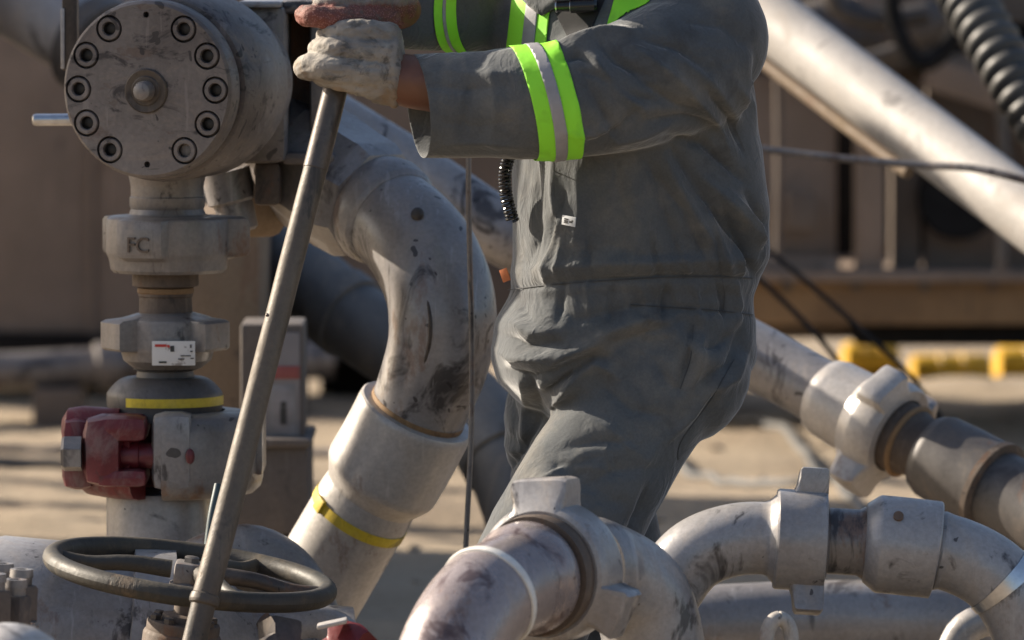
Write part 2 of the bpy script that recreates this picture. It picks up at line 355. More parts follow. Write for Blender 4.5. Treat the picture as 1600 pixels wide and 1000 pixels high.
# hoses, pipes and boxes mounted on the trailer side
for pts, r, mt in (([(1180, 92, 7.9), (1260, 84, 7.9), (1330, 96, 7.9), (1420, 74, 7.9)], 12, IRON_D), ([(1390, -60, 7.7), (1400, 40, 7.7), (1440, 100, 7.7), (1490, 60, 7.7), (1500, -50, 7.7)], 14, MATTE), ([(1560, 120, 7.8), (1570, 260, 7.8), (1564, 425, 7.8)], 9, IRON_D),
        ([(1215, 118, 7.9), (1217, 260, 7.9), (1214, 404, 7.9)], 6, BROWN2), ([(1290, -80, 7.8), (1310, 10, 7.8), (1370, 30, 7.8), (1450, 20, 7.8)], 18, IRON_D)):
    cv = Curve(pts); mb = MB(); tube(mb, cv, [(0, r*S(7.9)), (1, r*S(7.9))], n=24, seg=12); part('conduit', mb, mt, T)
for x0, x1, y0, y1, mt in ((1300, 1336, 44, 66, TAN), (1230, 1275, 300, 360, BROWN2), (1392, 1436, 180, 230, IRON_D), (1590, 1640, 330, 390, OCHRE)):
    mb = MB(); pbox(mb, x0, x1, y0, y1, Yr-.04, .1, .01); part('junction_box', mb, mt, T)
for k in range(4):
    mb = MB(); lathe(mb, W(1230+k*107, 446, Yr-.002), (0, -1, 0), [(-.002, .016), (.012, .016), (.014, .01)], 6); part('bolt_head', mb, IRON_D, T)
# bright yellow hose ramps beyond the trailer
YEL = plain('yellow_plastic', (.62, .36, .015), .5, 0, .2, 6)
for i, (x0, x1, y0, y1, lab) in enumerate(((1318, 1402, 534, 596, 'yellow plastic drum lying beyond the trailer, nearest the worker'),
        (1424, 1546, 553, 606, 'low yellow drum in the middle beyond the trailer'), (1556, 1690, 540, 606, 'yellow drum at the right edge beyond the trailer'))):
    Y = 10.4+.12*i; mb = MB(); c = (W(x0, y1, Y)+W(x1, y0, Y))/2; r = (y1-y0)/2*S(Y); L = (x1-x0)/2*S(Y)
    lathe(mb, c, (1, .15, 0), [(-L, r*.5), (-L, r*.9), (-L+.012, r), (-L*.35, r*.98), (-L*.33, r*1.05), (-L*.27, r*1.05), (-L*.25, r*.98), (L*.25, r*.98), (L*.27, r*1.05), (L*.33, r*1.05), (L*.35, r*.98), (L-.012, r), (L, r*.9), (L, r*.5)], 28)
    T = thing('yellow_drum', lab, 'drum', (c[0], c[1], 0), 'yellow drums beyond the trailer'); part('drum_shell', mb, YEL, T)
    mb = MB(); box(mb, (c[0], c[1], (c[2]-r)/2+.0), (L*.8, .1, max(.01, (c[2]-r)/2)), bev=.004); part('cradle', mb, BLACKP, T)

# pipe lying on the dirt at far left
cv = Curve([(-260, 585, 8.7), (0, 580, 8.7), (160, 572, 8.75), (340, 566, 8.8), (520, 562, 8.85)])
T = thing('ground_pipe', 'pale blurred pipe lying on the dirt in front of the brown tank', 'pipe', (*cv.P[0][:2], 0))
mb = MB(); r = 30*S(8.7); tube(mb, cv, [(0, r), (1, r)]); part('pipe_run', mb, IRON_C, T)
for u in (.2, .52, .78):
    mb = MB(); tube(mb, cv, [(u, r), (u+.004, r*1.3), (u+.05, r*1.3), (u+.054, r)], u, u+.054, n=4); part('coupling', mb, IRON_C, T)
for u in (.1, .45, .9):
    p = cv.at(u)[0]; mb = MB(); box(mb, (p[0], p[1], (p[2]-r)/2-.02), (.07, .12, (p[2]-r)/2+.022), bev=.006); part('timber_block', mb, BROWN2, T)
# thin hoses over the dirt at left; at right black strands stand for cable shadows
for i, (pts, lab) in enumerate(((((-80, 690, 7.7), (60, 688, 7.75), (170, 684, 7.8), (420, 690, 7.7), (640, 700, 7.5)), 'thin grey hose lying straight across the sunlit dirt'),
        (((-80, 716, 7.2), (80, 712, 7.25), (300, 722, 7.1), (560, 716, 7.2)), 'second thin hose on the dirt, nearer the red clamp'),
        (((1120, 640, 9.0), (1200, 664, 8.4), (1262, 700, 7.6), (1300, 745, 6.8), (1340, 790, 6.0), (1420, 850, 5.2)), 'thin black strand drawn as a cable shadow on the dirt below the sloping union'),
        (((1010, 690, 7.9), (1090, 720, 7.3), (1160, 742, 6.9), (1270, 750, 6.7), (1420, 740, 6.9)), 'thin hose on the dirt just right of the worker\'s leg'))):
    cv = Curve(pts); P = cv.P.copy(); P[:, 2] = [ground_h(q[0], q[1])+.012 for q in P]; cv = Curve(P[::8], world=True, n=6)
    mb = MB(); tube(mb, cv, [(0, .013), (1, .013)], seg=10, n=60); single('ground_line', mb, HOSE if i else IRON_C, lab, 'hose', group='thin hoses on the dirt')

# unseen at left: invented skid and tank, added to cast shade across the dirt
T = thing('shadow_skid', 'tall brown skid shape added out of view at left to cast shadow', 'pump skid', (-2.3, 4.7, 0))
mb = MB(); box(mb, (-2.35, 4.75, 1.15), (.62, 1.05, 1.0), bev=.03); part('housing', mb, BROWN, T)
mb = MB(); box(mb, (-2.35, 4.75, .08), (.7, 1.15, .08), bev=.01); part('skid_base', mb, OCHRE, T)
for dx in (-.5, .5):
    mb = MB(); lathe(mb, (-2.35+dx, 4.3, 2.14), (0, 0, 1), [(0, .09), (.35, .09), (.36, .11), (.40, .11), (.41, .05)], 24); part('exhaust_stack', mb, IRON_D, T)

mb = MB(); box(mb, (-2.12, 6.88, 1.95), (.34, .46, .45), bev=.05); part('shadow_tank', mb, TAN, T)  # raised tank added out of view for its shadow on the dirt
for dx in (-.28, .28):
    for dy in (-.4, .4):
        mb = MB(); box(mb, (-2.12+dx, 6.88+dy, .75), (.03, .03, .77), bev=.004); part('tank_leg', mb, OCHRE, T)
# ================================================================== left valve stack
Y0 = .5; s0 = S(Y0)
def vz(py, Y): return W(800, py, Y)[2]
ax = W(264, 500, Y0)[0]
def vl(rows, px=None, Y=Y0, seg=48, **k):
    """vertical turned piece from photo rows [(py, radius px)], top to bottom"""
    x = ax if px is None else W(px, 500, Y)[0]; mb = k.pop('mb', None) or MB()
    prof = [(vz(py, Y), r*S(Y)) for py, r in rows][::-1]
    return lathe(mb, (x, Y, 0), (0, 0, 1), prof, seg)
# --- check valve with bolted cover
fa = nrm((-math.sin(math.radians(16)), -math.cos(math.radians(16)), -.01))      # cover faces the camera, a little left
Cf = W(229, 140, .27); sf = S(.27)
T = thing('check_valve', 'large round valve with bolted steel cover on top of the left stack', 'valve', (ax, Y0, vz(340, Y0)))
mb = MB(); lathe(mb, Cf, -fa, [(-.0, .02), (0, 134*sf), (.005, 138.5*sf), (.012, 140*sf), (.042, 140*sf), (.046, 138*sf), (.046, .02)], 96, ref=(0, 0, 1))
cover = part('cover_plate', mb, IRON_F, T)
fr = frame(fa, (0, 0, 1)); fu = fr[1]; fv = -fr[2]    # up and right on the face
if np.dot(fv, (1, 0, 0)) < 0: fv = -fv
spots = [(a, 113*sf) for a in (33, 62, 90, 118, 147, -33, -62, -90, -118, -147)]
cut = MB()
for a, r in spots:
    p = Cf + fu*math.cos(math.radians(a))*r + fv*math.sin(math.radians(a))*r
    lathe(cut, p+fa*.01, -fa, [(0, 21.5*sf), (.030, 21.5*sf)], 32)
for a in (0, 180):
    p = Cf + fu*math.cos(math.radians(a))*117*sf; lathe(cut, p+fa*.01, -fa, [(0, 5*sf), (.03, 5*sf)], 16)
co = single('cutter', cut, IRON_F, None, None, sharp=None)
bmod = cover.modifiers.new('holes', 'BOOLEAN'); bmod.object = co; bmod.operation = 'DIFFERENCE'; bmod.solver = 'EXACT'
bpy.context.view_layer.update()
dg = bpy.context.evaluated_depsgraph_get(); me2 = bpy.data.meshes.new_from_object(cover.evaluated_get(dg)); cover.modifiers.clear(); cover.data = me2
me2.shade_smooth(); me2.set_sharp_from_angle(angle=math.radians(30))
bpy.data.objects.remove(co, do_unlink=True)
for i, (a, r) in enumerate(spots):
    p = Cf + fu*math.cos(math.radians(a))*r + fv*math.sin(math.radians(a))*r
    mb = MB(); lathe(mb, p-fa*.021, fa, [(0, 18.6*sf), (.019, 18.6*sf), (.0215, 17*sf), (.0215, 11.5*sf), (.018, 10*sf)], 28, caps=False)
    nut = part('socket_nut', mb, IRON_F, T)
    mb = MB(); mb.cur = 0; lathe(mb, p-fa*.012, fa, [(-.008, 10.2*sf), (0, 10.2*sf), (.001, 8*sf)], 6 if i != 4 else 20, ref=(0, 0, 1)); part('bolt_end', mb, DARKHOLE if i != 4 else IRON_C, nut)
c0 = Cf+fu*(-2*sf)
mb = MB(); lathe(mb, c0, fa, [(-.01, 35*sf), (.003, 35*sf), (.005, 33*sf), (.004, 24*sf), (.006, 22*sf)], 40); part('centre_boss', mb, BARD, T)
mb = MB(); lathe(mb, c0, fa, [(.0, 16*sf), (.018, 16*sf), (.026, 13*sf), (.029, 6*sf)], 24); part('centre_stud', mb, IRON_C, T)
# body drum behind the cover
bd = -fa
mb = MB(); lathe(mb, Cf+bd*.046, bd, [(0, 120*sf), (.004, 128*sf), (.012, 128*sf), (.014, 143*sf), (.02, 147*sf), (.20, 149*sf), (.225, 146*sf), (.24, 130*sf), (.34, 118*sf), (.345, 60*sf)], 80); part('valve_body', mb, IRON_F, T)
mb = MB(); vl([(268, 62), (286, 58), (292, 57), (306, 57), (308, 59), (322, 59), (326, 57), (334, 60), (339, 72), (343, 72)], mb=mb, px=262); part('neck', mb, IRON_C, T)
# square block with a recess, right of the drum
mb = MB(); pbox(mb, 352, 447, 8, 256, .62, .5, .02); blk = part('side_block', mb, IRON_F, T)
mb = MB(); pbox(mb, 440, 524, 0, 22, .66, .36, .012); part('lip', mb, IRON_F, T)
mb = MB(); pbox(mb, 440, 524, 238, 258, .66, .36, .012); part('lip', mb, IRON_F, T)
mb = MB(); pbox(mb, 440, 500, 15, 245, .85, .1, .004); part('recess_back', mb, RUSTY, T)
mb = MB(); pbox(mb, 484, 526, 10, 250, .72, .2, .012); part('end_block', mb, IRON_C, T)
mb = MB(); pbox(mb, 372, 440, 2, 12, .60, .5, .005); part('plate', mb, IRON_B, T)
# bosses under the block
mb = MB(); lathe(mb, W(352, 268, .72), (.25, 0, -1), [(0, 40*s0), (.05, 40*s0), (.055, 32*s0), (.10, 30*s0), (.105, 24*s0)], 32); part('boss', mb, IRON_B, T)
mb = MB(); pbox(mb, 396, 438, 254, 322, .66, .12, .012); part('bracket', mb, RUSTY, T)
mb = MB(); lathe(mb, W(398, 300, .86), (0, 0, -1), [(0, 62*s0), (.035, 62*s0), (.07, 40*s0), (.075, 30*s0)], 32); part('tan_cup', mb, TAN, T)
mb = MB(); lathe(mb, W(100, 187, .66), (-1, -.12, 0), [(-.06, 9.5*s0), (.046, 9.5*s0), (.0515, 8*s0), (.053, 5*s0)], 20); part('pin', mb, BRIGHT, T)
# upright bar left of the cover; a pale strip paints its sunlit edge
T = thing('lifting_bar', 'dark upright flat bar behind the top left edge of the round cover', 'bar', W(110, 110, .62))
mb = MB(); box(mb, (W(110, 0, .62)[0], .62, (vz(110, .62)+vz(-160, .62))/2), (12*S(.62), .02, (vz(-160, .62)-vz(110, .62))/2), bev=.004); part('bar', mb, BARD, T)
mb = MB(); box(mb, (W(99, 0, .62)[0], .60, vz(60, .62)), (3*S(.62), .006, .05), bev=.001); part('pale_edge', mb, IRON_W, T)

# --- upper wing nut
T = thing('wing_union', 'grey hammer union with three lugs under the round valve', 'union', (ax, Y0, vz(430, Y0)), 'hammer unions')
def hu(rows):   # photo rows to lathe s from the lowest row
    z0 = vz(rows[-1][0], Y0); return [(vz(py, Y0)-z0, k, l) for py, k, l in rows][::-1], z0
pr, z0 = hu([(337, .70, 0), (338, .93, .3), (341, .98, .92), (346, 1, 1), (392, 1, 1), (398, .985, .93), (403, .96, 0.25), (405, .955, 0), (420, .93, 0), (425, .88, 0), (426, .5, 0)])
mb = MB(); polar(mb, (ax, Y0, z0), (0, 0, 1), 98*s0, [(-22, 34*s0, 12*s0), (98, 30*s0, 27*s0), (-142, 34*s0, 27*s0)], pr); nut = part('wing_nut', mb, IRON_C, T)
tc = bpy.data.curves.new('cast_letters', 'FONT'); tc.body = 'FC'; tc.size = .036; tc.extrude = .0016; tc.align_x = 'CENTER'
to = bpy.data.objects.new('cast_letters', tc); COL.objects.link(to); bpy.context.view_layer.update()
me = bpy.data.meshes.new_from_object(to.evaluated_get(bpy.context.evaluated_depsgraph_get())); bpy.data.objects.remove(to, do_unlink=True)
la = math.radians(-22); ld = np.array((math.sin(la), -math.cos(la), 0)); lx = np.array((math.cos(la), math.sin(la), 0))
p0 = np.array((ax, Y0, vz(389, Y0)))+ld*(111*s0)
mb = MB(); box(mb, np.array((ax, Y0, vz(373, Y0)))+ld*(110*s0-.001), (25*s0, .0016, 20*s0), X=lx, Y=ld, bev=.001); part('cast_pad', mb, IRON_C, nut)
mb = MB(); mb.add([p0+lx*q.co.x+np.array((0, 0, 1))*q.co.y+ld*(q.co.z+.002) for q in me.vertices], [tuple(f.vertices) for f in me.polygons]); part('lettering', mb, RUSTY, nut)
mb = MB(); vl([(418, 50), (427, 52), (446, 52), (449, 40), (456, 41), (458, 43), (462, 43), (464, 41), (490, 42)], mb=mb, px=259); part('sub_neck', mb, RUSTY, T)
mb = MB(); vl([(449, 42.5), (450, 44), (456, 44.5), (458, 43)], mb=mb, px=259); part('seal_ring', mb, OCHRE, T)
# --- lower wing nut with label
T = thing('wing_union', 'grey hammer union carrying a small white label, lower of the stack', 'union', (ax, Y0, vz(590, Y0)), 'hammer unions')
pr, z0 = hu([(486, .42, 0), (489, .55, 0), (495, .80, .1), (498, .86, .8), (502, .88, 1), (541, .88, 1), (545, .88, .85), (547, .87, .0), (562, .82, 0), (570, .70, 0), (575, .62, 0)])
mb = MB(); polar(mb, (ax-.003, Y0, z0), (0, 0, 1), 84*s0, [(-62, 30*s0, 27*s0), (58, 30*s0, 24*s0), (178, 30*s0, 24*s0)], pr); nut = part('wing_nut', mb, IRON_C, T)
LAB = bpy.data.materials.new('white_label'); t, b = nodes(LAB); b.inputs['Roughness'].default_value = .5
c = mixc(t, ramp(t, noise_tex(t, 60, 4, .6, coords(t)), [(.6, (0, 0, 0)), (.66, (.8, .8, .8))]), (.66, .64, .62), (.2, .17, .15)); t.links.new(c, b.inputs['Base Color'])
xl0 = W(271, 500, .41)[0]
mb = MB(); box(mb, (xl0, .411, vz(552, .411)), (33.5*s0, .0015, 19*s0), bev=.0006); lb = part('label_plate', mb, LAB, nut)
RED_P = plain('red_print', (.5, .04, .03), .6); BLK_P = plain('black_print', (.03, .03, .03), .6)
for px, py, hw, hh, mt in ((251, 540, 9, 2, RED_P), (263, 541, 2, 2, RED_P), (269, 545, 3, 4.5, BLK_P), (298, 541, 1.2, 2.5, BLK_P), (299, 549, 2, 1, BLK_P), (290, 556, 8, .8, BLK_P), (283, 561, 5, .8, BLK_P), (254, 566, 6, 1.4, BLK_P), (300, 560, 2.5, .8, BLK_P)):
    mb = MB(); box(mb, (W(px, 500, .409)[0], .4088, vz(py, .409)), (hw*s0, .0006, hh*s0)); part('print_mark', mb, mt, lb)
mb = MB(); vl([(570, 40), (574, 46), (577, 50), (579, 44), (590, 46), (593, 60), (596, 62)], mb=mb, px=258); part('collar', mb, IRON_D, T)
# --- domed sub with yellow band
T = thing('domed_sub', 'dark domed fitting with yellow painted band above the red clamp', 'fitting', (W(257, 500, Y0)[0], Y0, vz(650, Y0)))
mb = MB(); vl([(588, 40), (589, 62), (592, 70), (598, 78), (608, 87), (613, 90.5), (618, 91), (632, 91), (634, 90), (650, 91), (655, 91)], mb=mb, px=257, seg=64); part('dome', mb, IRON_D, T)
mb = MB(); th0, th1 = math.radians(-38), math.radians(95); xx = W(257, 500, Y0)[0]
rings = []
for z in (vz(631, Y0), vz(617, Y0)):
    q = np.linspace(th0, th1, 40); rings.append(np.stack([xx+np.sin(q)*92*s0, Y0-np.cos(q)*92*s0, np.full(40, z)], 1))
mb.grid(rings, False, False, closed=False); part('yellow_band', mb, YELLOW, T)
# --- clamp
T = thing('hub_clamp', 'two piece hub clamp, red left half and dusty white right half', 'clamp', (ax, Y0, vz(772, Y0)))
def arc_block(a0, a1, rows, rin, mat, nm, ends=.0, n=40):
    mb = MB(); q = np.radians(np.linspace(a0, a1, n)); rings = []
    prof = [(py, r) for py, r in rows]
    loop = [(vz(py, Y0), r*s0) for py, r in prof]+[(vz(prof[-1][0], Y0), rin*s0), (vz(prof[0][0], Y0), rin*s0)]
    for a in q: rings.append(np.array([(ax+math.sin(a)*r, Y0-math.cos(a)*r, z) for z, r in loop]))
    mb.grid(rings); return part(nm, mb, mat, T)
rows_w = [(640, 100), (642, 118), (646, 134), (654, 143), (668, 147), (744, 147), (758, 143), (768, 132), (772, 112)]
arc_block(-2, 172, rows_w, 88, IRON_C, 'clamp_half'); arc_block(186, 338, rows_w, 88, REDP, 'clamp_half')
Yc = Y0-.155
mb = MB(); pbox(mb, 236, 300, 647, 768, Yc, .10, .02); part('white_ear', mb, IRON_B, T)
# red ear: a yoke with a slot that shows the bolt
mb = MB(); pbox(mb, 128, 190, 652, 762, Yc-.012, .14, .028); ear = part('red_ear', mb, REDP, T)
for y0_, y1_ in ((652, 692), (734, 762)):
    mb = MB(); pbox(mb, 150, 229, y0_, y1_, Yc-.010, .12, .017); part('yoke_arm', mb, REDP, ear)
mb = MB(); c = W(150, 668, Y0-.06); lathe(mb, c, (-1, .1, 0), [(-.04, 30*s0), (.02, 34*s0), (.045, 30*s0), (.055, 15*s0)], 28); part('shoulder', mb, REDP, ear)
mb = MB(); c = W(126, 705, Y0-.04); box(mb, c, (26*s0, .07, 56*s0), bev=.022); part('lug', mb, REDP, T)
mb = MB(); c = W(205, 712, Yc+.03); lathe(mb, c, (1, 0, 0), [(-.05, 21*s0), (.0, 22*s0), (.002, 23*s0), (.012, 23*s0), (.014, 21*s0), (.04, 20*s0)], 28); part('bolt', mb, REDP, T)
mb = MB(); c = W(118, 709, Yc+.01); lathe(mb, c, (-1, 0, 0), [(-.01, 28*s0), (.018, 28*s0), (.0225, 24*s0), (.0225, 14*s0)], 6, ref=(0, -.2, 1)); part('hex_nut', mb, IRON_C, T)
mb = MB(); c = W(297, 713, Yc-.001); lathe(mb, c, (0, -1, 0), [(0, 12*s0), (.004, 11*s0), (.006, 7*s0)], 20, squash=(.6, 1)); part('rivet', mb, REDP, T)
mb = MB(); c = W(402, 690, Y0+.01); box(mb, c, (12*s0, .06, 50*s0), bev=.012); part('ear', mb, IRON_C, T)
# --- riser below
mb = MB(); vl([(768, 80), (778, 83), (870, 83), (872, 90), (900, 90), (1400, 90)], mb=mb, px=248)
T = thing('riser_pipe', 'short pale vertical pipe under the red clamp', 'pipe', (W(248, 500, Y0)[0], Y0, 0)); part('pipe_run', mb, IRON, T)
mb = MB(); vl([(1395, 150), (1396, 150), (1430, 150)], mb=mb, px=248); lo = MB(); lathe(lo, (W(248, 500, Y0)[0], Y0, -.02), (0, 0, 1), [(0, .15), (.06, .15), (.065, .145), (.065, .09)], 40); part('base_flange', lo, IRON_C, T)
# thin teal rod leaning behind the bar
cv = Curve([(322, 880, .1), (331, 806, .12), (341, 757, .14)]); mb = MB(); tube(mb, cv, [(0, 6.5*S(.1)), (1, 6.5*S(.1))], seg=12)
p = cv.P[0]; cv2 = Curve([p, (p[0]-.02, p[1], p[2]-.25), (p[0]-.04, p[1]-.05, .0)], world=True); tube(mb, cv2, [(0, 6.5*S(.1)), (1, 6.5*S(.1))], seg=12)
single('teal_rod', mb, plain('teal_paint', (.05, .075, .08), .5), 'thin dark teal rod upright behind the steel bar', 'rod')
# ================================================================== big goose neck elbow behind the bar
cv = Curve([(395, 195, .92), (470, 245, .84), (535, 292, .76), (604, 334, .68), (658, 390, .61), (688, 462, .57), (690, 530, .56), (668, 605, .58), (628, 690, .61), (572, 785, .645), (505, 900, .69), (455, 985, .72), (400, 1080, .75)])
sg = S(.68)
T = thing('goose_neck_pipe', 'large pale elbow pipe with thick collar and yellow strap, behind the steel bar', 'pipe', (*cv.at(1)[0][:2], 0))
uA = cv.u_at(600, .45); uB = cv.u_row(636); uC = cv.u_row(652); uD = cv.u_row(748); uE = cv.u_row(768)
r1 = 80*sg
mb = MB(); tube(mb, cv, [(0, 78*sg), (uA, 78*sg), (uA+.1, 84*sg), (uB-.12, 84*sg), (uB-.05, 80*sg), (uB, 76*sg), (uB+.01, 74*sg)], 0, uB+.012, n=60, seg=48); part('elbow', mb, IRON_B, T)
# cut faced collar at the top of the elbow
u0 = cv.u_at(478, .4); u1 = cv.u_at(588, .4)
mb = MB(); tube(mb, cv, [(u0, 90*sg), (u0+.004, 101*sg), (u0+.03, 104*sg), (u1-.022, 101*sg), (u1-.004, 92*sg), (u1, 80*sg)], u0, u1, seg=8, n=6); part('hex_collar', mb, IRON, T)
mb = MB(); tube(mb, cv, [(u1-.004, 84*sg), (u1+.012, 89*sg), (u1+.03, 86*sg), (u1+.036, 80*sg)], u1-.004, u1+.036, n=6, seg=48); part('weld_ring', mb, IRON_B, T)
# thin dark bead along the bend
P = []
for u_ in np.linspace(cv.u_at(640, .45), cv.u_row(600), 30):
    p, tt, a, b_ = cv.at(u_); n_in = nrm(np.cross(tt, (0, 1, 0))); n_in = n_in if n_in[0] < 0 else -n_in
    P.append(p+(n_in*math.cos(1.35)+np.array((0, -1, 0))*math.sin(1.35))*np.interp(u_, [uB-.12, uB-.05, uB], [84*sg, 80*sg, 76*sg]))
mb = MB(); tube(mb, Curve(P, world=True, n=4), [(0, .002), (.1, .0035), (.9, .0035), (1, .002)], seg=8, n=60, rough=.3); part('dark_bead', mb, BARD, T)
mb = MB(); tube(mb, cv, [(uB-.004, 70*sg), (uB, 77*sg), (uB+.010, 77*sg), (uB+.012, 72*sg), (uC, 72*sg)], uB-.004, uC, n=5, seg=48); part('groove_ring', mb, OCHRE, T)
mb = MB(); tube(mb, cv, [(uC-.008, 74*sg), (uC-.008+1e-4, 90*sg), (uC-.005, 93*sg), (uC+.004, 94*sg), (uD-.006, 94*sg), (uD, 92*sg), (uE, 78*sg), (uE+.006, 75*sg)], uC-.008, uE+.006, n=16, seg=64); part('thick_collar', mb, IRON_W, T)
mb = MB(); tube(mb, cv, [(uE, 76*sg), (uE+.02, 78*sg), (1, 80*sg)], uE, 1, n=30, seg=48); part('pipe_run', mb, IRON_W, T)
us = cv.u_row(802)
mb = MB(); tube(mb, cv, [(us-.0065, 76*sg), (us-.0064, 79.6*sg), (us+.0064, 79.8*sg), (us+.0065, 76*sg)], us-.0065, us+.0065, n=4, seg=64); st = part('yellow_strap', mb, YELLOW, T)
p, tt, a, b_ = cv.at(us); sd = nrm(np.array((-.86, -.5, 0))-tt*np.dot((-.86, -.5, 0), tt)); mb = MB(); box(mb, p+sd*80*sg, (.012, .004, .011), X=tt, Y=sd, Z=np.cross(tt, sd), bev=.002); part('buckle', mb, YELLOW, st)
mb = MB(); lathe(mb, W(652, 335, .545), nrm((.1, -1, .25)), [(-.02, 10*sg), (.006, 10*sg), (.008, 7*sg)], 16); part('plug', mb, BARD, T)

# pale pipe running behind the goose neck and the worker, then out at right through a union
cv = Curve([(470, 165, 1.75), (640, 268, 1.72), (800, 372, 1.68), (1000, 462, 1.6), (1180, 556, 1.5), (1330, 640, 1.38), (1480, 722, 1.26), (1620, 800, 1.14), (1760, 885, 1.0)])
T = thing('cross_pipe', 'long pale sloping pipe passing behind the worker to a union at right', 'pipe', (*cv.at(1)[0][:2], 0))
sg = S(1.35); u = cv.u_at
mb = MB(); tube(mb, cv, [(0, 53*sg), (u(1320), 52*sg)], 0, u(1320), n=50, seg=48); part('pipe_run', mb, IRON_B, T)
mb = MB(); tube(mb, cv, [(u(1286), 53*sg), (u(1290), 60*sg), (u(1300), 64*sg), (u(1352), 67*sg), (u(1356), 58*sg)], u(1286), u(1356), n=8, seg=48); part('collar', mb, IRON_W, T)
p, tt, _, _ = cv.at(u(1345)); L = 76*sg
mb = MB(); polar(mb, p, tt, 82*sg, [(20, 30*sg, 20*sg), (-100, 30*sg, 30*sg), (140, 30*sg, 30*sg)], [(0, .72, 0), (.004, .84, 0), (.02, .93, .2), (.03, .98, 1), (.036, 1, 1), (L-.02, 1, 1), (L-.008, .98, .9), (L-.004, .96, .4), (L, .93, .2), (L+.0005, .74, 0), (L-.03, .70, 0)], ref=(0, -.3, 1)); part('wing_nut', mb, IRON_W, T)
mb = MB(); tube(mb, cv, [(u(1380), 58*sg), (u(1418), 58*sg), (u(1424), 54*sg), (u(1430), 50*sg), (u(1462), 50*sg)], u(1380), u(1462), n=10, seg=48); part('rusty_neck', mb, RUSTY, T)
mb = MB(); tube(mb, cv, [(u(1418), 57*sg), (u(1419), 61*sg), (u(1424), 61*sg), (u(1425), 57*sg)], u(1418), u(1425), n=4, seg=48); part('lip_ring', mb, OCHRE, T)
mb = MB(); tube(mb, cv, [(u(1450), 50*sg), (u(1454), 62*sg), (u(1464), 68*sg), (u(1505), 71*sg), (u(1548), 72*sg), (u(1552), 64*sg)], u(1450), u(1552), n=12, seg=48); part('black_sleeve', mb, IRON_D, T)
mb = MB(); tube(mb, cv, [(u(1546), 68*sg), (u(1547), 75*sg), (u(1556), 75*sg), (u(1558), 62*sg)], u(1546), u(1558), n=5, seg=48); part('rust_ring', mb, RUSTY, T)
mb = MB(); tube(mb, cv, [(u(1552), 62*sg), (1, 64*sg)], u(1552), 1, n=14, seg=48); part('black_pipe', mb, IRON_D, T)
p = cv.at(.99)[0]; mb = MB(); box(mb, (p[0], p[1], p[2]/2-.03), (.05, .05, p[2]/2), bev=.005); part('prop', mb, BLACKP, T)

# thick black hose curving behind the goose neck
cv = Curve([(330, 250, 3.0), (405, 370, 2.8), (480, 440, 2.7), (560, 505, 2.6), (660, 575, 2.5), (745, 650, 2.35), (800, 745, 2.2), (830, 860, 2.1), (835, 1010, 2.05), (850, 1190, 2.0)])
mb = MB(); r = 62*S(2.6); tube(mb, cv, [(0, r), (1, r)], n=70, seg=36, rough=.03)
T = thing('black_hose', 'thick dusty black hose curving down behind the pale elbow', 'hose', (*cv.at(1)[0][:2], 0)); part('hose_body', mb, HOSE, T)
for uu in (.30, .62):
    mb = MB(); tube(mb, cv, [(uu, r), (uu+.002, r*1.1), (uu+.03, r*1.1), (uu+.032, r)], uu, uu+.032, n=5); part('hose_band', mb, HOSE, T)

# tan rounded cabinet and sign cabinet behind the stack
T = thing('tan_cabinet', 'plain tan rounded cabinet between the stack and the steel bar', 'cabinet', (W(345, 500, 2.4)[0], 2.5, 0))
mb = MB(); a = W(282, 640, 2.3); b_ = W(412, 330, 2.3); box(mb, ((a[0]+b_[0])/2, 2.52, b_[2]/2), ((b_[0]-a[0])/2, .22, b_[2]/2), bev=.05); part('cabinet_body', mb, TAN, T)
mb = MB(); box(mb, ((a[0]+b_[0])/2, 2.52, .04), ((b_[0]-a[0])/2+.02, .25, .04), bev=.01); part('plinth', mb, BROWN2, T)
GREYM = steel('grey_cabinet_paint', base=(.11, .096, .088), alt=(.09, .076, .07), spots=.15, rusty=.15, seed=21, metal=0, rough=.6, dusty=.35, dust=(.2, .16, .13), bumps=.15)
T = thing('sign_cabinet', 'grey stepped metal cabinet with white warning sign behind the bar', 'cabinet', (W(428, 500, 2.0)[0], 2.1, 0))
mb = MB(); pbox(mb, 376, 474, 506, 700, 2.0, .2, .008); part('box', mb, GREYM, T)
mb = MB(); pbox(mb, 366, 482, 692, 836, 1.96, .3, .012); part('box', mb, GREYM, T)
z = W(420, 830, 1.96)[2]; mb = MB(); box(mb, (W(424, 500, 1.96)[0], 2.1, z/2-.005), (.08, .12, z/2+.003), bev=.006); part('stand', mb, BLACKP, T)
mb = MB(); pbox(mb, 362, 486, 686, 700, 1.94, .32, .006); part('ledge', mb, GREYM, T)
mb = MB(); pbox(mb, 414, 468, 520, 692, 1.994, .006, .001); sg_ = part('warning_sign', mb, plain('sign_white', (.20, .19, .20), .5, 0, .1, 8), T)
mb = MB(); pbox(mb, 414, 468, 572, 592, 1.991, .003, .0005); part('red_header', mb, plain('sign_red', (.22, .06, .06), .5), sg_)
mb = MB(); pbox(mb, 422, 461, 602, 682, 1.991, .003, .0005); part('grey_frame', mb, plain('sign_grey', (.22, .22, .23), .5), sg_)
mb = MB(); pbox(mb, 427, 456, 608, 676, 1.989, .003, .0005); part('white_field', mb, plain('sign_field', (.22, .21, .22), .5), sg_)
mb = MB(); lathe(mb, W(443, 632, 1.987), (0, -1, 0), [(0, 5*S(2)), (.001, 5*S(2))], 16); box(mb, W(443, 650, 1.987), (5*S(2), .0006, 13*S(2))); part('pictogram', mb, BLK_P, sg_)

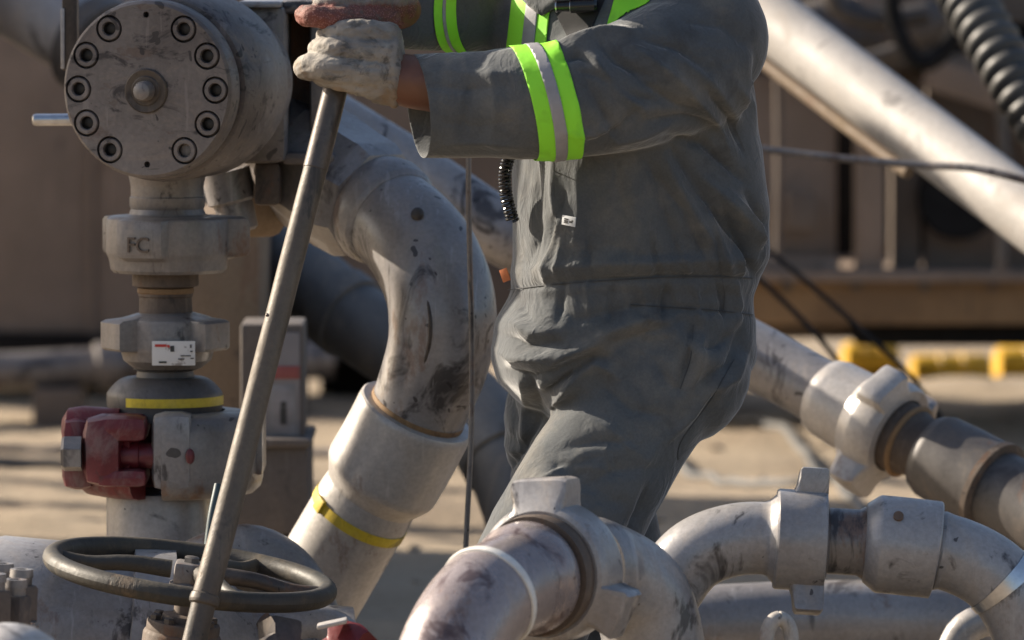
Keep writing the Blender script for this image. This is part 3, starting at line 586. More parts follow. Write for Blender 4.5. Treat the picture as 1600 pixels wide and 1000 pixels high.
# thin steel rod standing behind the worker's arms
cv = Curve([(735, 78, .42), (732, 300, .42), (737, 520, .42), (736, 690, .42), (728, 850, .42), (722, 1100, .42)])
P = list(cv.P[::20])+[np.array((cv.P[-1][0], .42, -.01))]
cv = Curve(P, world=True, n=10); mb = MB(); tube(mb, cv, [(0, 3.2*S(.4)), (.1, 4.4*S(.4)), (1, 4.6*S(.4))], n=40, seg=14)
single('thin_rod', mb, IRON_C, 'thin grey steel rod standing upright between elbow pipe and worker', 'rod')

# ================================================================== upper right: big sunlit pipe, cable, corrugated hose
cv = Curve([(1020, -112, 3.85), (1150, -11, 3.62), (1400, 179, 3.2), (1600, 330, 2.86), (1800, 482, 2.52), (2050, 672, 2.1)]); sg = S(3.1)
T = thing('sloping_pipe', 'wide sunlit pale pipe sloping down at upper right behind the worker', 'pipe', (*cv.at(1)[0][:2], 0))
mb = MB(); tube(mb, cv, [(0, 51*sg), (1, 51*sg)], n=40, seg=48); part('pipe_run', mb, IRON_S, T)
cv2 = Curve([(1080, 10, 3.8), (1196, 100, 3.6), (1300, 180, 3.42), (1420, 270, 3.22)]); mb = MB(); tube(mb, cv2, [(0, 11*sg), (1, 11*sg)], n=16, seg=16); part('conduit', mb, TAN, T)
p = cv.at(.97)[0]; mb = MB(); box(mb, (p[0], p[1], p[2]/2-.02), (.06, .06, p[2]/2), bev=.005); part('prop', mb, BLACKP, T)
cv = Curve([(1010, 214, 2.5), (1172, 231, 2.5), (1330, 249, 2.5), (1440, 258, 2.5), (1520, 263, 2.45), (1610, 284, 2.4), (1760, 330, 2.35)])
mb = MB(); tube(mb, cv, [(0, 6.2*S(2.5)), (1, 6.2*S(2.5))], n=50, seg=10); single('pale_cable', mb, IRON_C, 'thin pale cable stretched across the sloping pipe at right', 'cable')
cv = Curve([(1410, -160, 3.9), (1484, -45, 3.75), (1546, 58, 3.6), (1606, 162, 3.5), (1690, 300, 3.4), (1810, 480, 3.3)]); mb = MB()
pr = []; N = 31
for i in range(N):
    for k, rr_ in ((0, 35), (.2, 42), (.5, 45), (.72, 42), (.9, 35)): pr.append(((i+k)/N, rr_*S(3.6)))
pr.append((1, 40*S(3.6))); tube(mb, cv, pr, n=30, seg=28)
CORR = plain('black_ribbed_plastic', (.055, .053, .05), .5, 0, .3, 12)
single('corrugated_hose', mb, CORR, 'black corrugated hose hanging at the top right corner', 'hose', sharp=60)
for pts, lab in (([(1150, 350, 4.6), (1260, 440, 4.4), (1340, 510, 4.2), (1420, 585, 4.0), (1500, 690, 3.8), (1620, 800, 3.6), (1800, 870, 3.5)], 'dark slack cable hanging under the trailer, right of the other'), ([(1120, 380, 4.3), (1200, 448, 4.2), (1290, 540, 4.0), (1380, 660, 3.8), (1560, 800, 3.6), (1780, 900, 3.4)], 'dark slack cable close behind the worker\'s hip')):
    cv = Curve(pts); mb = MB(); tube(mb, cv, [(0, 4.5*S(4.2)), (1, 4.5*S(4.2))], n=40, seg=10); single('slack_cable', mb, MATTE, lab, 'cable', group='dark slack cables')
# upper left: broad pale pipe behind the valve
cv = Curve([(-260, -150, 4.4), (-60, -55, 4.2), (80, 28, 4.0), (220, 115, 3.8), (300, 165, 3.7), (360, 240, 3.6), (372, 360, 3.6), (372, 700, 3.6)])
T = thing('overhead_pipe', 'broad pale pipe sloping in at the upper left corner behind the valve', 'pipe', (cv.at(1)[0][0], cv.at(1)[0][1], 0))
mb = MB(); tube(mb, cv, [(0, 66*S(4)), (1, 66*S(4))], n=50, seg=40); part('pipe_run', mb, IRON, T)
mb = MB(); uu = cv.u_at(140); tube(mb, cv, [(uu, 60*S(4)), (uu+.003, 82*S(4)), (uu+.03, 82*S(4)), (uu+.033, 60*S(4))], uu, uu+.033, n=5, seg=40); part('flange', mb, IRON_D, T)
p = cv.at(1)[0]; mb = MB(); lathe(mb, (p[0], p[1], 0), (0, 0, 1), [(-.02, .08), (p[2]+.05, .08)], 24); part('standpipe', mb, IRON_C, T)

# ================================================================== right foreground loop
cv = Curve([(985, 1085, -.34), (1010, 1000, -.34), (1040, 925, -.34), (1085, 868, -.34), (1150, 843, -.34), (1240, 843, -.34), (1330, 847, -.34), (1415, 854, -.34), (1490, 866, -.34), (1556, 902, -.34), (1600, 965, -.34), (1622, 1050, -.34), (1630, 1160, -.34)]); sg = S(-.34); u = cv.u_at
T = thing('loop_pipe', 'pale pipe loop with hammer union and collar at lower right', 'pipe', (cv.at(0)[0][0], -.34, 0))
mb = MB(); tube(mb, cv, [(0, 57*sg), (u(1200), 57*sg), (u(1202), 60*sg), (u(1212), 72*sg), (u(1216), 72*sg)], 0, u(1216), n=50, seg=48); part('elbow', mb, IRON_B, T)
p, tt, _, _ = cv.at(u(1210)); L = 80*sg
mb = MB(); polar(mb, p, tt, 79*sg, [(-4, 25*sg, 34*sg), (176, 25*sg, 36*sg), (-92, 25*sg, 30*sg)],
    [(0, .86, 0), (.001, .97, 0), (.004, 1, 0), (.026, 1, 0), (.030, 1, .25), (.034, 1, .9), (.037, 1, 1), (L-.004, 1, 1), (L-.001, .985, .95), (L, .94, .8), (L+.0005, .6, 0)], ref=(0, .12, 1), seg=160); part('wing_nut', mb, IRON_B, T)
mb = MB(); tube(mb, cv, [(u(1284), 60*sg), (u(1292), 60*sg), (u(1294), 52*sg), (u(1340), 52*sg), (u(1352), 58*sg), (u(1356), 62*sg)], u(1284), u(1356), n=10, seg=48); part('neck', mb, IRON_C, T)
mb = MB(); tube(mb, cv, [(u(1350), 56*sg), (u(1352), 62*sg), (u(1368), 75*sg), (u(1372), 77*sg), (u(1460), 77*sg), (u(1463), 75*sg), (u(1464), 58*sg)], u(1350), u(1464), n=10, seg=56); part('collar', mb, IRON_B, T)
mb = MB(); lathe(mb, W(1404, 806, -.34-77*sg*.80), nrm((0, -.85, .52)), [(-.004, 8*sg), (.0012, 8*sg), (.0015, 5*sg)], 16); part('plug', mb, RUSTY, T)
mb = MB(); tube(mb, cv, [(u(1460), 60*sg), (u(1468), 63*sg), (u(1480), 60*sg), (1, 60*sg)], u(1460), 1, n=40, seg=48); part('elbow', mb, IRON_B, T)
us = cv.u_at(1566); mb = MB(); tube(mb, cv, [(us-.011, 59*sg), (us-.0109, 62.2*sg), (us+.0109, 62.2*sg), (us+.011, 59*sg)], us-.011, us+.011, n=4, seg=56); part('bright_strap', mb, BRIGHT, T)

# left foreground: elbow, weld ring, big union and right elbow
cv = Curve([(676, 1230, -.98), (684, 1120, -.97), (702, 1025, -.94), (745, 950, -.88), (812, 908, -.77), (880, 893, -.64), (945, 896, -.54), (1000, 935, -.49), (1022, 1010, -.48), (1028, 1110, -.48), (1030, 1230, -.48)]); sg = S(-.75)
T = thing('union_pipe', 'mottled elbow pipe with white weld ring and big lugged union in front of worker', 'pipe', (cv.at(0)[0][0], -.95, 0))
uw = cv.u_at(762)
mb = MB(); tube(mb, cv, [(0, 81*sg), (uw, 81*sg)], 0, uw, n=36, seg=56); part('elbow', mb, IRON_P, T)
mb = MB(); tube(mb, cv, [(uw-.006, 80*sg), (uw-.005, 84*sg), (uw, 85.5*sg), (uw+.005, 84*sg), (uw+.006, 80*sg)], uw-.006, uw+.006, n=5, seg=64); part('weld_ring', mb, plain('white_weld_paint', (.66, .64, .6), .4, 0, .15, 30), T)
u = cv.u_at; 
mb = MB(); tube(mb, cv, [(uw, 80*sg), (u(806), 80*sg), (u(810), 86*sg), (u(816), 90*sg), (u(826), 90*sg), (u(832), 80*sg), (u(850), 80*sg)], uw, u(850), n=12, seg=56); part('stub', mb, IRON_P, T)
mb = MB(); tube(mb, cv, [(u(830), 78*sg), (u(831), 95*sg), (u(838), 97*sg), (u(846), 95*sg), (u(847), 78*sg)], u(830), u(847), n=5, seg=56); part('rust_ring', mb, RUSTY, T)
p, tt, _, _ = cv.at(u(843)); L = .10
mb = MB(); polar(mb, p, tt, 112*sg, [(2, 37*sg, 38*sg), (122, 30*sg, 34*sg), (-118, 37*sg, 34*sg)],
    [(.012, .80, 0), (.001, .84, 0), (0, .9, 0), (.003, .955, 0.0), (.010, .985, .35), (.016, 1, .92), (.020, 1, 1), (.060, 1, 1), (.066, .995, .95), (.072, .98, .5), (.078, .95, .1), (.09, .88, 0), (L, .80, 0), (L+.001, .6, 0)], ref=(-.12, 0, 1), seg=160); part('wing_nut', mb, IRON_B, T)
mb = MB(); tube(mb, cv, [(u(905), 84*sg), (u(925), 86*sg), (u(940), 82*sg), (1, 82*sg)], u(905), 1, n=40, seg=56); part('elbow', mb, IRON_B, T)

# ================================================================== handwheel valve, lower left
wn = nrm((.135, -.052, 1)); wc = W(297, 897, -.12); sw = S(-.12); wa, wu, wv = frame(wn, (1, 0, 0))
bc = wc - wn*.075                                     # bonnet top
T = thing('handwheel_valve', 'gate valve with black handwheel at lower left', 'valve', (bc[0], bc[1], 0))
mb = MB(); th = np.linspace(0, 2*math.pi, 97)[:-1]; R = 217*sw; rings = []
for k in np.linspace(0, 2*math.pi, 19)[:-1]:
    rings.append(np.array([wc + (R+16*sw*math.cos(k)*(1+.03*mnoise.noise(Vector((math.cos(a)*3, math.sin(a)*3, k)))))*(math.cos(a)*wu+math.sin(a)*wv)+16*sw*math.sin(k)*wn for a in th]))
rings.append(rings[0]); mb.grid(rings, False, False); hw = part('handwheel', mb, WHEELM, T)
for an in (178, 62, -3, 298):
    a = math.radians(an); d = math.cos(a)*wu+math.sin(a)*wv
    cvs = Curve([wc+d*.03+wn*.004, wc+d*.10+wn*.004, wc+d*.16-wn*.004, wc+d*R], world=True); mb = MB(); tube(mb, cvs, [(0, 11.5*sw), (1, 8.5*sw)], seg=14, n=12, squash=(1, 1.25)); part('spoke', mb, WHEELM if an != -3 else BARD, hw)
mb = MB(); box(mb, wc+wn*.002, (25*sw, 25*sw, 17*sw), X=wu, Y=wv, Z=wn, bev=.006); lathe(mb, wc, wn, [(-.03, .02), (-.028, .03), (-.015, .03), (-.01, .02)], 20); hb = part('hub', mb, IRON_C, hw)
mb = MB(); lathe(mb, wc+wn*.016, wn, [(0, 13*sw), (.010, 13*sw), (.012, 9*sw)], 6); part('stem_nut', mb, IRON_D, hb)
mb = MB(); lathe(mb, bc-wn*.02, wn, [(0, .018), (.075, .018)], 20); part('stem', mb, RUSTY, T)
mb = MB(); lathe(mb, bc, -wn, [(-.012, .022), (-.010, .034), (0, .036), (.0, 56*sw), (.003, 58*sw), (.016, 58*sw), (.018, 60*sw), (.022, 62*sw), (.16, 62*sw)], 48); part('bonnet', mb, RUSTY, T)
for k in range(8):
    a = k*math.pi/4+.3; mb = MB(); lathe(mb, bc+(math.cos(a)*wu+math.sin(a)*wv)*46*sw, wn, [(-.004, 9*sw), (.007, 9*sw), (.009, 7*sw)], 6); part('bonnet_bolt', mb, BARD, T)
# body: a fat horizontal barrel with end bands
A = nrm((1, .10, -.10)); bo = W(130, 1018, .08)
mb = MB(); lathe(mb, bo, A, [(-.50, .11), (-.49, .158), (-.16, .166), (-.14, .172), (.0, .172), (.012, .166), (.14, .160), (.20, .150), (.235, .12), (.30, .108), (.42, .108), (.425, .09)], 72); part('valve_body', mb, IRON_B, T)
mb = MB(); lathe(mb, bo+A*.075, A, [(-.012, .165), (-.010, .176), (.055, .176), (.058, .165)], 72); part('body_band', mb, IRON_B, T)
mb = MB(); box(mb, (bo[0], bo[1], .06), (.25, .12, .13), bev=.02); part('foot', mb, IRON_C, T)

# small iron pieces around it
T = thing('stud_flange', 'cluster of thick studs with slotted nuts at the left edge', 'flange', (W(10, 1000, -.62)[0], -.6, 0)); ss = S(-.62)
mb = MB(); lathe(mb, W(-22, 1010, -.60), (0.05, 0, 1), [(-.45, .05), (-.05, .05), (-.045, 82*ss), (.035, 82*ss), (.04, 78*ss)], 48); part('flange_ring', mb, IRON_C, T)
for px, py, Y in ((24, 905, -.66), (-8, 896, -.70), (34, 889, -.58), (4, 880, -.54), (-40, 900, -.62)):
    c = W(px, py, Y); mb = MB(); A, U, V = frame((0.04, 0, 1)); th = np.linspace(0, 2*math.pi, 24, endpoint=False); lathe(mb, c, A, [(-.10, 17*ss), (-.012, 17*ss), (-.012, 19*ss), (0, 18*ss), (0, 10*ss), (-.01, 9*ss)], 24); st = part('stud', mb, IRON_C, T)
    mb = MB(); lathe(mb, c-A*.028, A, [(-.05, 27*ss), (0, 27*ss), (.004, 24*ss)], 6, ref=(.4, -1, 0)); part('slotted_nut', mb, RUSTY, st)
T = thing('white_cap', 'rounded whitish pipe cap blurred in the lower left corner', 'pipe cap', (W(20, 1040, -1.3)[0], -1.3, 0))
mb = MB(); c = W(18, 1052, -1.3); lathe(mb, c, (.15, 0, 1), [(-.6, .05), (-.03, .055), (-.03, .07), (.0, .074), (.035, .068), (.055, .05), (.066, .025), (.069, .004)], 40); part('cap', mb, IRON_W, T)
cv = Curve([(270, 930, .26), (330, 885, .26), (392, 873, .26), (446, 905, .25), (478, 965, .24), (492, 1060, .23), (495, 1200, .22)]); sg = S(.25)
T = thing('small_elbow_pipe', 'dull rounded elbow pipe showing behind the handwheel', 'pipe', (cv.at(1)[0][0], .22, 0))
mb = MB(); tube(mb, cv, [(0, 54*sg), (1, 54*sg)], n=40, seg=40); part('elbow', mb, IRON_C, T)
mb = MB(); lathe(mb, (cv.at(1)[0][0], .22, -.02), (0, 0, 1), [(0, 54*sg), (cv.at(1)[0][2]+.03, 54*sg)], 32); part('leg_pipe', mb, IRON_C, T)
cv = Curve([(372, 1022, .04), (430, 998, .05), (490, 978, .06), (535, 1000, .06), (556, 1060, .06), (560, 1150, .06)]); sg = S(.05)
T = thing('union_tail_pipe', 'rusty pipe tail with ring leaving the handwheel valve to the right', 'pipe', (cv.at(1)[0][0], .06, 0))
mb = MB(); tube(mb, cv, [(0, 36*sg), (1, 34*sg)], n=30, seg=36); part('elbow', mb, IRON_B, T)
mb = MB(); tube(mb, cv, [(.12, 36*sg), (.125, 43*sg), (.2, 44*sg), (.205, 36*sg)], .12, .205, n=6); part('ring', mb, RUSTY, T)
mb = MB(); p = cv.at(1)[0]; lathe(mb, (p[0], p[1], -.02), (0, 0, 1), [(0, 34*sg), (p[2]+.03, 34*sg)], 28); part('leg_pipe', mb, IRON_C, T)
T = thing('grey_lug_nut', 'dark grey cast lug poking up right of the valve bonnet', 'lug nut', (W(425, 1030, -.46)[0], -.46, 0)); ss = S(-.46)
mb = MB(); p = W(436, 1046, -.46); polar(mb, p, nrm((.5, -.75, .35)), 56*ss, [(-14, 20*ss, 24*ss), (106, 20*ss, 22*ss), (-134, 20*ss, 22*ss)], [(-.03, .7, 0), (-.026, .95, .6), (-.02, 1, 1), (.02, 1, 1), (.026, .95, .6), (.028, .65, 0)], ref=(0, 0, 1)); part('wing_nut', mb, BARD, T)
mb = MB(); lathe(mb, p-np.array((0, 0, 0)), (0.0, .35, -1), [(0, .035), (p[2]+.06, .035)], 20); part('stalk', mb, IRON_D, T)
T = thing('red_lug_nut', 'small red lugged nut with worn white edge at the bottom', 'lug nut', (W(530, 1030, -.52)[0], -.52, 0)); ss = S(-.52)
mb = MB(); p = W(532, 1040, -.52); polar(mb, p, nrm((-.35, -.8, .45)), 44*ss, [(-10, 24*ss, 24*ss), (110, 20*ss, 22*ss), (-130, 20*ss, 22*ss)], [(-.03, .7, 0), (-.026, .95, .6), (-.02, 1, 1), (.02, 1, 1), (.025, .96, .7), (.028, .65, 0)], ref=(0, 0, 1)); part('wing_nut', mb, REDP, T)
mb = MB(); box(mb, W(519, 974, -.535), (24*ss, .02, 3.5*ss), X=(1, 0, .22), Z=(-.22, 0, 1), bev=.003); part('pale_edge', mb, IRON_W, T)
mb = MB(); lathe(mb, p, (0, .3, -1), [(0, .03), (p[2]+.06, .03)], 20); part('stalk', mb, IRON_D, T)

# lower right: pipe on the dirt, shackle ring, far elbow
cv = Curve([(1000, 985, 1.0), (1120, 975, 1.0), (1300, 968, 1.02), (1480, 972, 1.05), (1640, 990, 1.1), (1800, 1010, 1.15)]); sg = S(1.0)
T = thing('grey_pipe', 'dirty grey pipe running low behind the loop at lower right', 'pipe', (cv.at(.5)[0][0], cv.at(.5)[0][1], 0))
mb = MB(); tube(mb, cv, [(0, 62*sg), (1, 62*sg)], n=30, seg=40); part('pipe_run', mb, IRON, T)
for uu in (.03, .93):
    p = cv.at(uu)[0]; mb = MB(); box(mb, (p[0], p[1], p[2]/2-.04), (.05, .08, p[2]/2+.0), bev=.006); part('block', mb, BROWN2, T)
cvr = Curve([W(1217, 1000, -.55)+np.array((math.sin(a)*.0185, .006*math.sin(a), math.cos(a)*.032)) for a in np.linspace(0, 2*math.pi, 25)], world=True, n=4)
mb = MB(); tube(mb, cvr, [(0, .0115), (1, .0115)], n=60, seg=14); T = thing('shackle', 'small pale steel ring shackle at the bottom, between the two front pipes', 'shackle', (W(1217, 1000, -.55)[0], -.55, 0)); part('ring', mb, IRON_S, T)
p = W(1217, 1034, -.55); mb = MB(); lathe(mb, (p[0], p[1], 0), (0, 0, 1), [(-.02, .012), (p[2]+.006, .012)], 14); part('stake', mb, IRON_C, T)
cv = Curve([(1480, 1040, .5), (1506, 985, .5), (1550, 968, .5), (1600, 985, .5), (1622, 1050, .5), (1625, 1200, .5)]); sg = S(.5)
T = thing('small_elbow', 'small sunlit pale elbow low at the right edge behind the loop', 'pipe', (cv.at(1)[0][0], .5, 0))
mb = MB(); tube(mb, cv, [(0, 26*sg), (1, 26*sg)], n=30, seg=28); part('elbow', mb, IRON_W, T)
mb = MB(); p = cv.at(1)[0]; lathe(mb, (p[0], p[1], -.02), (0, 0, 1), [(0, 26*sg), (p[2]+.03, 26*sg)], 24); part('leg_pipe', mb, IRON_C, T)

# unseen valve block on a riser, added left of view to shade the stack
T = thing('shadow_valve', 'tall blocky valve shape on a riser, added out of view to shade the stack', 'valve', (-1.62, .92, 0))
mb = MB(); lathe(mb, (-1.62, .95, -.02), (0, 0, 1), [(0, .16), (.05, .16), (.055, .085), (1.3, .085)], 32); part('riser', mb, IRON_C, T)
mb = MB(); box(mb, (-1.62, .95, 1.75), (.20, .15, .55), bev=.03); part('valve_block', mb, IRON_F, T)
mb = MB(); lathe(mb, (-1.82, .95, 1.75), (-1, 0, 0), [(-.01, .13), (.0, .14), (.05, .14), (.055, .13), (.055, .05)], 48); part('cover_plate', mb, IRON_F, T)

# ================================================================== the bar the worker pushes
cv = Curve([(529, 100, -.18), (524, 140, -.188), (505, 215, -.205), (420, 548, -.285), (345, 842, -.358), (320, 935, -.382), (303, 1005, -.40), (270, 1130, -.43)], smooth=False); sg = S(-.3)
T = thing('steel_bar', 'long worn steel pipe bar gripped by the worker, leaning past the handwheel', 'bar', cv.at(1)[0])
ua = cv.u_row(262); ub = cv.u_row(930); uc = cv.u_row(946)
mb = MB(); tube(mb, cv, [(0, 19.7*sg), (ua-.001, 19.9*sg), (ua, 18.8*sg)], 0, ua, n=20, seg=32, rough=.02); part('grip_end', mb, BARD, T)
mb = MB(); tube(mb, cv, [(ua-.002, 19.0*sg), (.55, 19.9*sg), (ub, 20.9*sg)], ua-.002, ub, n=90, seg=32, rough=.02); part('shaft', mb, BARM, T)
mb = MB(); tube(mb, cv, [(ub-.004, 19*sg), (ub, 23*sg), (ub+.008, 24*sg), (uc-.002, 23*sg), (uc+.002, 18*sg)], ub-.004, uc+.002, n=8, seg=32); part('joint_ring', mb, BARM, T)
mb = MB(); tube(mb, cv, [(uc, 19.5*sg), (1, 18.7*sg)], uc, 1, n=16, seg=32, rough=.02); part('shaft', mb, BARM, T)
for py in (497,): 
    uq = cv.u_row(py); p, tt, a, b_ = cv.at(uq); d = nrm(np.array((-.8, -.6, 0))-tt*np.dot((-.8, -.6, 0), tt)); mb = MB(); lathe(mb, p+d*18.8*sg, d, [(-.002, 4*sg), (.0015, 3*sg), (.003, 1*sg)], 8); part('weld_spatter', mb, BARD, T)
# ================================================================== the worker
def proj(P):
    d = P-CAM_POS; dep = d@FWD; return 800+10000*(d@RGT)/dep, 500-10000*(d@UPV)/dep
def union(mb, voxel, smooth=3, name='tmp'):
    """one continuous skin over overlapping lofts"""
    o = single(name, mb, DARKHOLE, None, None, sharp=None)
    r = o.modifiers.new('r', 'REMESH'); r.mode = 'VOXEL'; r.voxel_size = voxel; r.use_smooth_shade = True
    bpy.context.view_layer.update()
    me = bpy.data.meshes.new_from_object(o.evaluated_get(bpy.context.evaluated_depsgraph_get()))
    bpy.data.objects.remove(o, do_unlink=True)
    n = len(me.vertices); V = np.empty(n*3); me.vertices.foreach_get('co', V); V = V.reshape(-1, 3)
    F = [tuple(p.vertices) for p in me.polygons]; bpy.data.meshes.remove(me)
    Q = np.array([f if len(f) == 4 else (*f, f[-1]) for f in F])
    E = np.vstack([Q[:, [0, 1]], Q[:, [1, 2]], Q[:, [2, 3]], Q[:, [3, 0]]]); E.sort(axis=1); E = np.unique(E, axis=0); E = E[E[:, 0] != E[:, 1]]
    for k in range(smooth): V = lap(V, E, .55); V = lap(V, E, -.50)
    return V, F, Q, E
def lap(X, E, k):
    n = len(X); deg = np.bincount(E.ravel(), minlength=n).astype(float); A = np.zeros_like(X)
    for c in range(X.shape[1]):
        A[:, c] = np.bincount(E[:, 0], X[E[:, 1], c], n)+np.bincount(E[:, 1], X[E[:, 0], c], n)
    return X+k*(A/np.maximum(deg, 1)[:, None]-X)
def vnormals(V, Q):
    n = np.cross(V[Q[:, 2]]-V[Q[:, 0]], V[Q[:, 3]]-V[Q[:, 1]]); N = np.zeros_like(V)
    for c in range(3):
        for k in range(4): N[:, c] += np.bincount(Q[:, k], n[:, c], len(V))
    return N/np.maximum(np.linalg.norm(N, axis=1), 1e-12)[:, None]
def buckle(V, Q, E, dirs, grow, iters=170, lo=-.011, hi=.016, seed=3, sm=.19, start=.004):
    """slack cloth: edges want to be longer along dirs, so the surface buckles into folds, kept within lo..hi of the body form"""
    N = vnormals(V, Q); rng = np.random.RandomState(seed)
    D = np.vstack([E, Q[:, [0, 2]], Q[:, [1, 3]]]); e = V[D[:, 1]]-V[D[:, 0]]; l = np.linalg.norm(e, axis=1); ok = l > 1e-9; D = D[ok]; e = e[ok]; l = l[ok]
    dd = .5*(dirs[D[:, 0]]+dirs[D[:, 1]]); dn = np.maximum(np.linalg.norm(dd, axis=1), 1e-9); c2 = ((e*dd).sum(1)/(l*dn))**2
    g = .5*(grow[D[:, 0]]+grow[D[:, 1]]); L0 = l*(1+g*c2)
    n0 = rng.randn(len(V), 1)
    for k in range(14): n0 = lap(n0, E, .6)
    n0 = n0/np.abs(n0).max()*start
    X = V+N*n0; deg = np.bincount(D.ravel(), minlength=len(V)).astype(float)[:, None]
    for it in range(iters):
        d = X[D[:, 1]]-X[D[:, 0]]; ln = np.linalg.norm(d, axis=1); c = (.5*(ln-L0)/np.maximum(ln, 1e-9))[:, None]*d
        A = np.zeros_like(X)
        for q in range(3): A[:, q] = np.bincount(D[:, 0], c[:, q], len(V))-np.bincount(D[:, 1], c[:, q], len(V))
        X = X+1.7*A/deg
        P = X-V; h = (P*N).sum(1, keepdims=True); tang = P-h*N
        if it % 2 == 0: h = lap(h, E, sm)
        h = np.clip(h, lo, hi); X = V+h*N+tang*.92
    return X
def subdiv(V, F):
    me = bpy.data.meshes.new('tmp'); me.from_pydata([tuple(p) for p in V], [], F); o = bpy.data.objects.new('tmp', me); COL.objects.link(o)
    sm_ = o.modifiers.new('s', 'SUBSURF'); sm_.levels = 1; bpy.context.view_layer.update()
    m2 = bpy.data.meshes.new_from_object(o.evaluated_get(bpy.context.evaluated_depsgraph_get())); bpy.data.objects.remove(o, do_unlink=True)
    V = np.empty(len(m2.vertices)*3); m2.vertices.foreach_get('co', V); V = V.reshape(-1, 3); F = [tuple(p.vertices) for p in m2.polygons]; bpy.data.meshes.remove(m2)
    Q = np.array([f if len(f) == 4 else (*f, f[-1]) for f in F]); E = np.vstack([Q[:, [0, 1]], Q[:, [1, 2]], Q[:, [2, 3]], Q[:, [3, 0]]]); E.sort(axis=1); E = np.unique(E, axis=0); return V, F, Q, E[E[:, 0] != E[:, 1]]
def cloth_obj(name, V, F, mat, parent, cuts=(), thick=.0025, sub=0):
    me = bpy.data.meshes.new(name); base = ORIG[parent.name]; me.from_pydata([tuple(p) for p in (V-base)], [], F)
    me.materials.append(mat)
    bm = bmesh.new(); bm.from_mesh(me); bmesh.ops.recalc_face_normals(bm, faces=bm.faces)
    for co_, no_, box_ in cuts:      # cut the cloth open at cuffs and hems: clears the outer side inside a box
        fs = [f for f in bm.faces if all(box_[0][k] <= (f.calc_center_median()[k]+base[k]) <= box_[1][k] for k in range(3))]
        gm = list({x for f in fs for x in list(f.verts)+list(f.edges)})+fs
        bmesh.ops.bisect_plane(bm, geom=gm, plane_co=Vector(np.array(co_)-base), plane_no=Vector(no_), clear_outer=True, dist=1e-5)
    bm.to_mesh(me); bm.free(); me.shade_smooth()
    o = bpy.data.objects.new(name, me); COL.objects.link(o); o.parent = parent; ORIG[o.name] = base
    if sub: s = o.modifiers.new('sub', 'SUBSURF'); s.levels = sub; s.render_levels = sub
    if thick: s = o.modifiers.new('thick', 'SOLIDIFY'); s.thickness = thick; s.offset = -1
    return o
def ringloft(mb, secs, seg=40, p=2.3):
    """sections (px, py, Y, facing angle, half depth, half width[, tilt px])"""
    rings = []; th = np.linspace(0, 2*math.pi, seg, endpoint=False)
    cs = np.sign(np.cos(th))*np.abs(np.cos(th))**(2/p); sn = np.sign(np.sin(th))*np.abs(np.sin(th))**(2/p)
    for px, py, Y, a, hd, hw in secs:
        a = math.radians(a); f = np.array((-math.cos(a), -math.sin(a), 0)); l = np.array((math.sin(a), -math.cos(a), 0))
        rings.append(W(px, py, Y)+hd*cs[:, None]*f+hw*sn[:, None]*l)
    return mb.grid(rings)
def limb(mb, pts, seg=28, squash=(1, 1), n=40):
    """pts (px, py, Y, radius m)"""
    c = Curve([q[:3] for q in pts]); us = np.concatenate([[0], np.cumsum([np.linalg.norm(W(*pts[i+1][:3])-W(*pts[i][:3])) for i in range(len(pts)-1)])]); us /= us[-1]
    tube(mb, c, [(u_, q[3]) for u_, q in zip(us, pts)], n=n, seg=seg, squash=squash)
    rr_ = pts[-1][3]; return c
def ball(mb, c, r, sc=(1, 1, 1), seg=20):
    c = np.array(c, float); th = np.linspace(0, 2*math.pi, seg, endpoint=False); rings = []
    for k in np.linspace(.02, math.pi-.02, 13): rings.append(c+r*np.stack([sc[0]*np.sin(k)*np.cos(th), sc[1]*np.sin(k)*np.sin(th), np.full(seg, sc[2]*np.cos(k))], 1))
    return mb.grid(rings)

person = thing('person', 'worker in dark grey coverall with lime reflective bands pushing the steel bar', 'person', (.13, 0, 0))
# --- coverall
near_arm = [(560, 166, -.185, .072), (648, 166, -.20, .078), (760, 163, -.23, .081), (870, 158, -.25, .088), (955, 142, -.235, .096), (1040, 112, -.19, .106), (1108, 84, -.12, .112)]
far_arm = [(560, 26, -.10, .044), (640, 30, -.06, .048), (700, 24, -.01, .056), (765, 16, .06, .075), (820, 10, .13, .09)]
near_leg = [(1062, 545, -.07, .112), (982, 660, -.10, .108), (922, 760, -.125, .110), (872, 850, -.14, .114), (820, 955, -.13, .106), (775, 1110, -.09, .088), (745, 1262, -.06, .082), (740, 1330, -.06, .080)]
far_leg = [(915, 590, .10, .12), (902, 690, .12, .114), (922, 790, .15, .102), (948, 890, .17, .092), (962, 1080, .19, .082), (962, 1262, .2, .078), (962, 1330, .2, .076)]
mb = MB()
ringloft(mb, [(962, 655, .01, 28, .10, .13), (965, 625, .01, 27, .15, .16), (970, 595, 0, 18, .186, .170), (973, 560, 0, 12, .200, .180), (977, 505, 0, 9, .200, .184), (986, 462, 0, 10, .186, .178), (1001, 400, 0, 12, .194, .186),
    (1001, 320, 0, 13, .193, .190), (994, 230, 0, 20, .182, .196), (979, 140, 0, 38, .160, .206), (965, 70, 0, 48, .146, .205), (948, 12, .0, 50, .126, .180), (930, -22, .0, 50, .10, .135), (915, -50, 0, 50, .08, .09)], p=2.9)
limb(mb, near_arm, squash=(.80, 1)); limb(mb, far_arm, squash=(.9, 1)); limb(mb, near_leg); limb(mb, far_leg)
ball(mb, W(1052, 570, -.06), .122, (1, 1, 1.05)); ball(mb, W(985, 610, .09), .12); ball(mb, W(1085, 60, -.10), .115); ball(mb, W(828, 18, .12), .10); ball(mb, W(872, 540, .03), .098, (1, 1, .9))
V, F, Q, E = union(mb, .0095, 5)
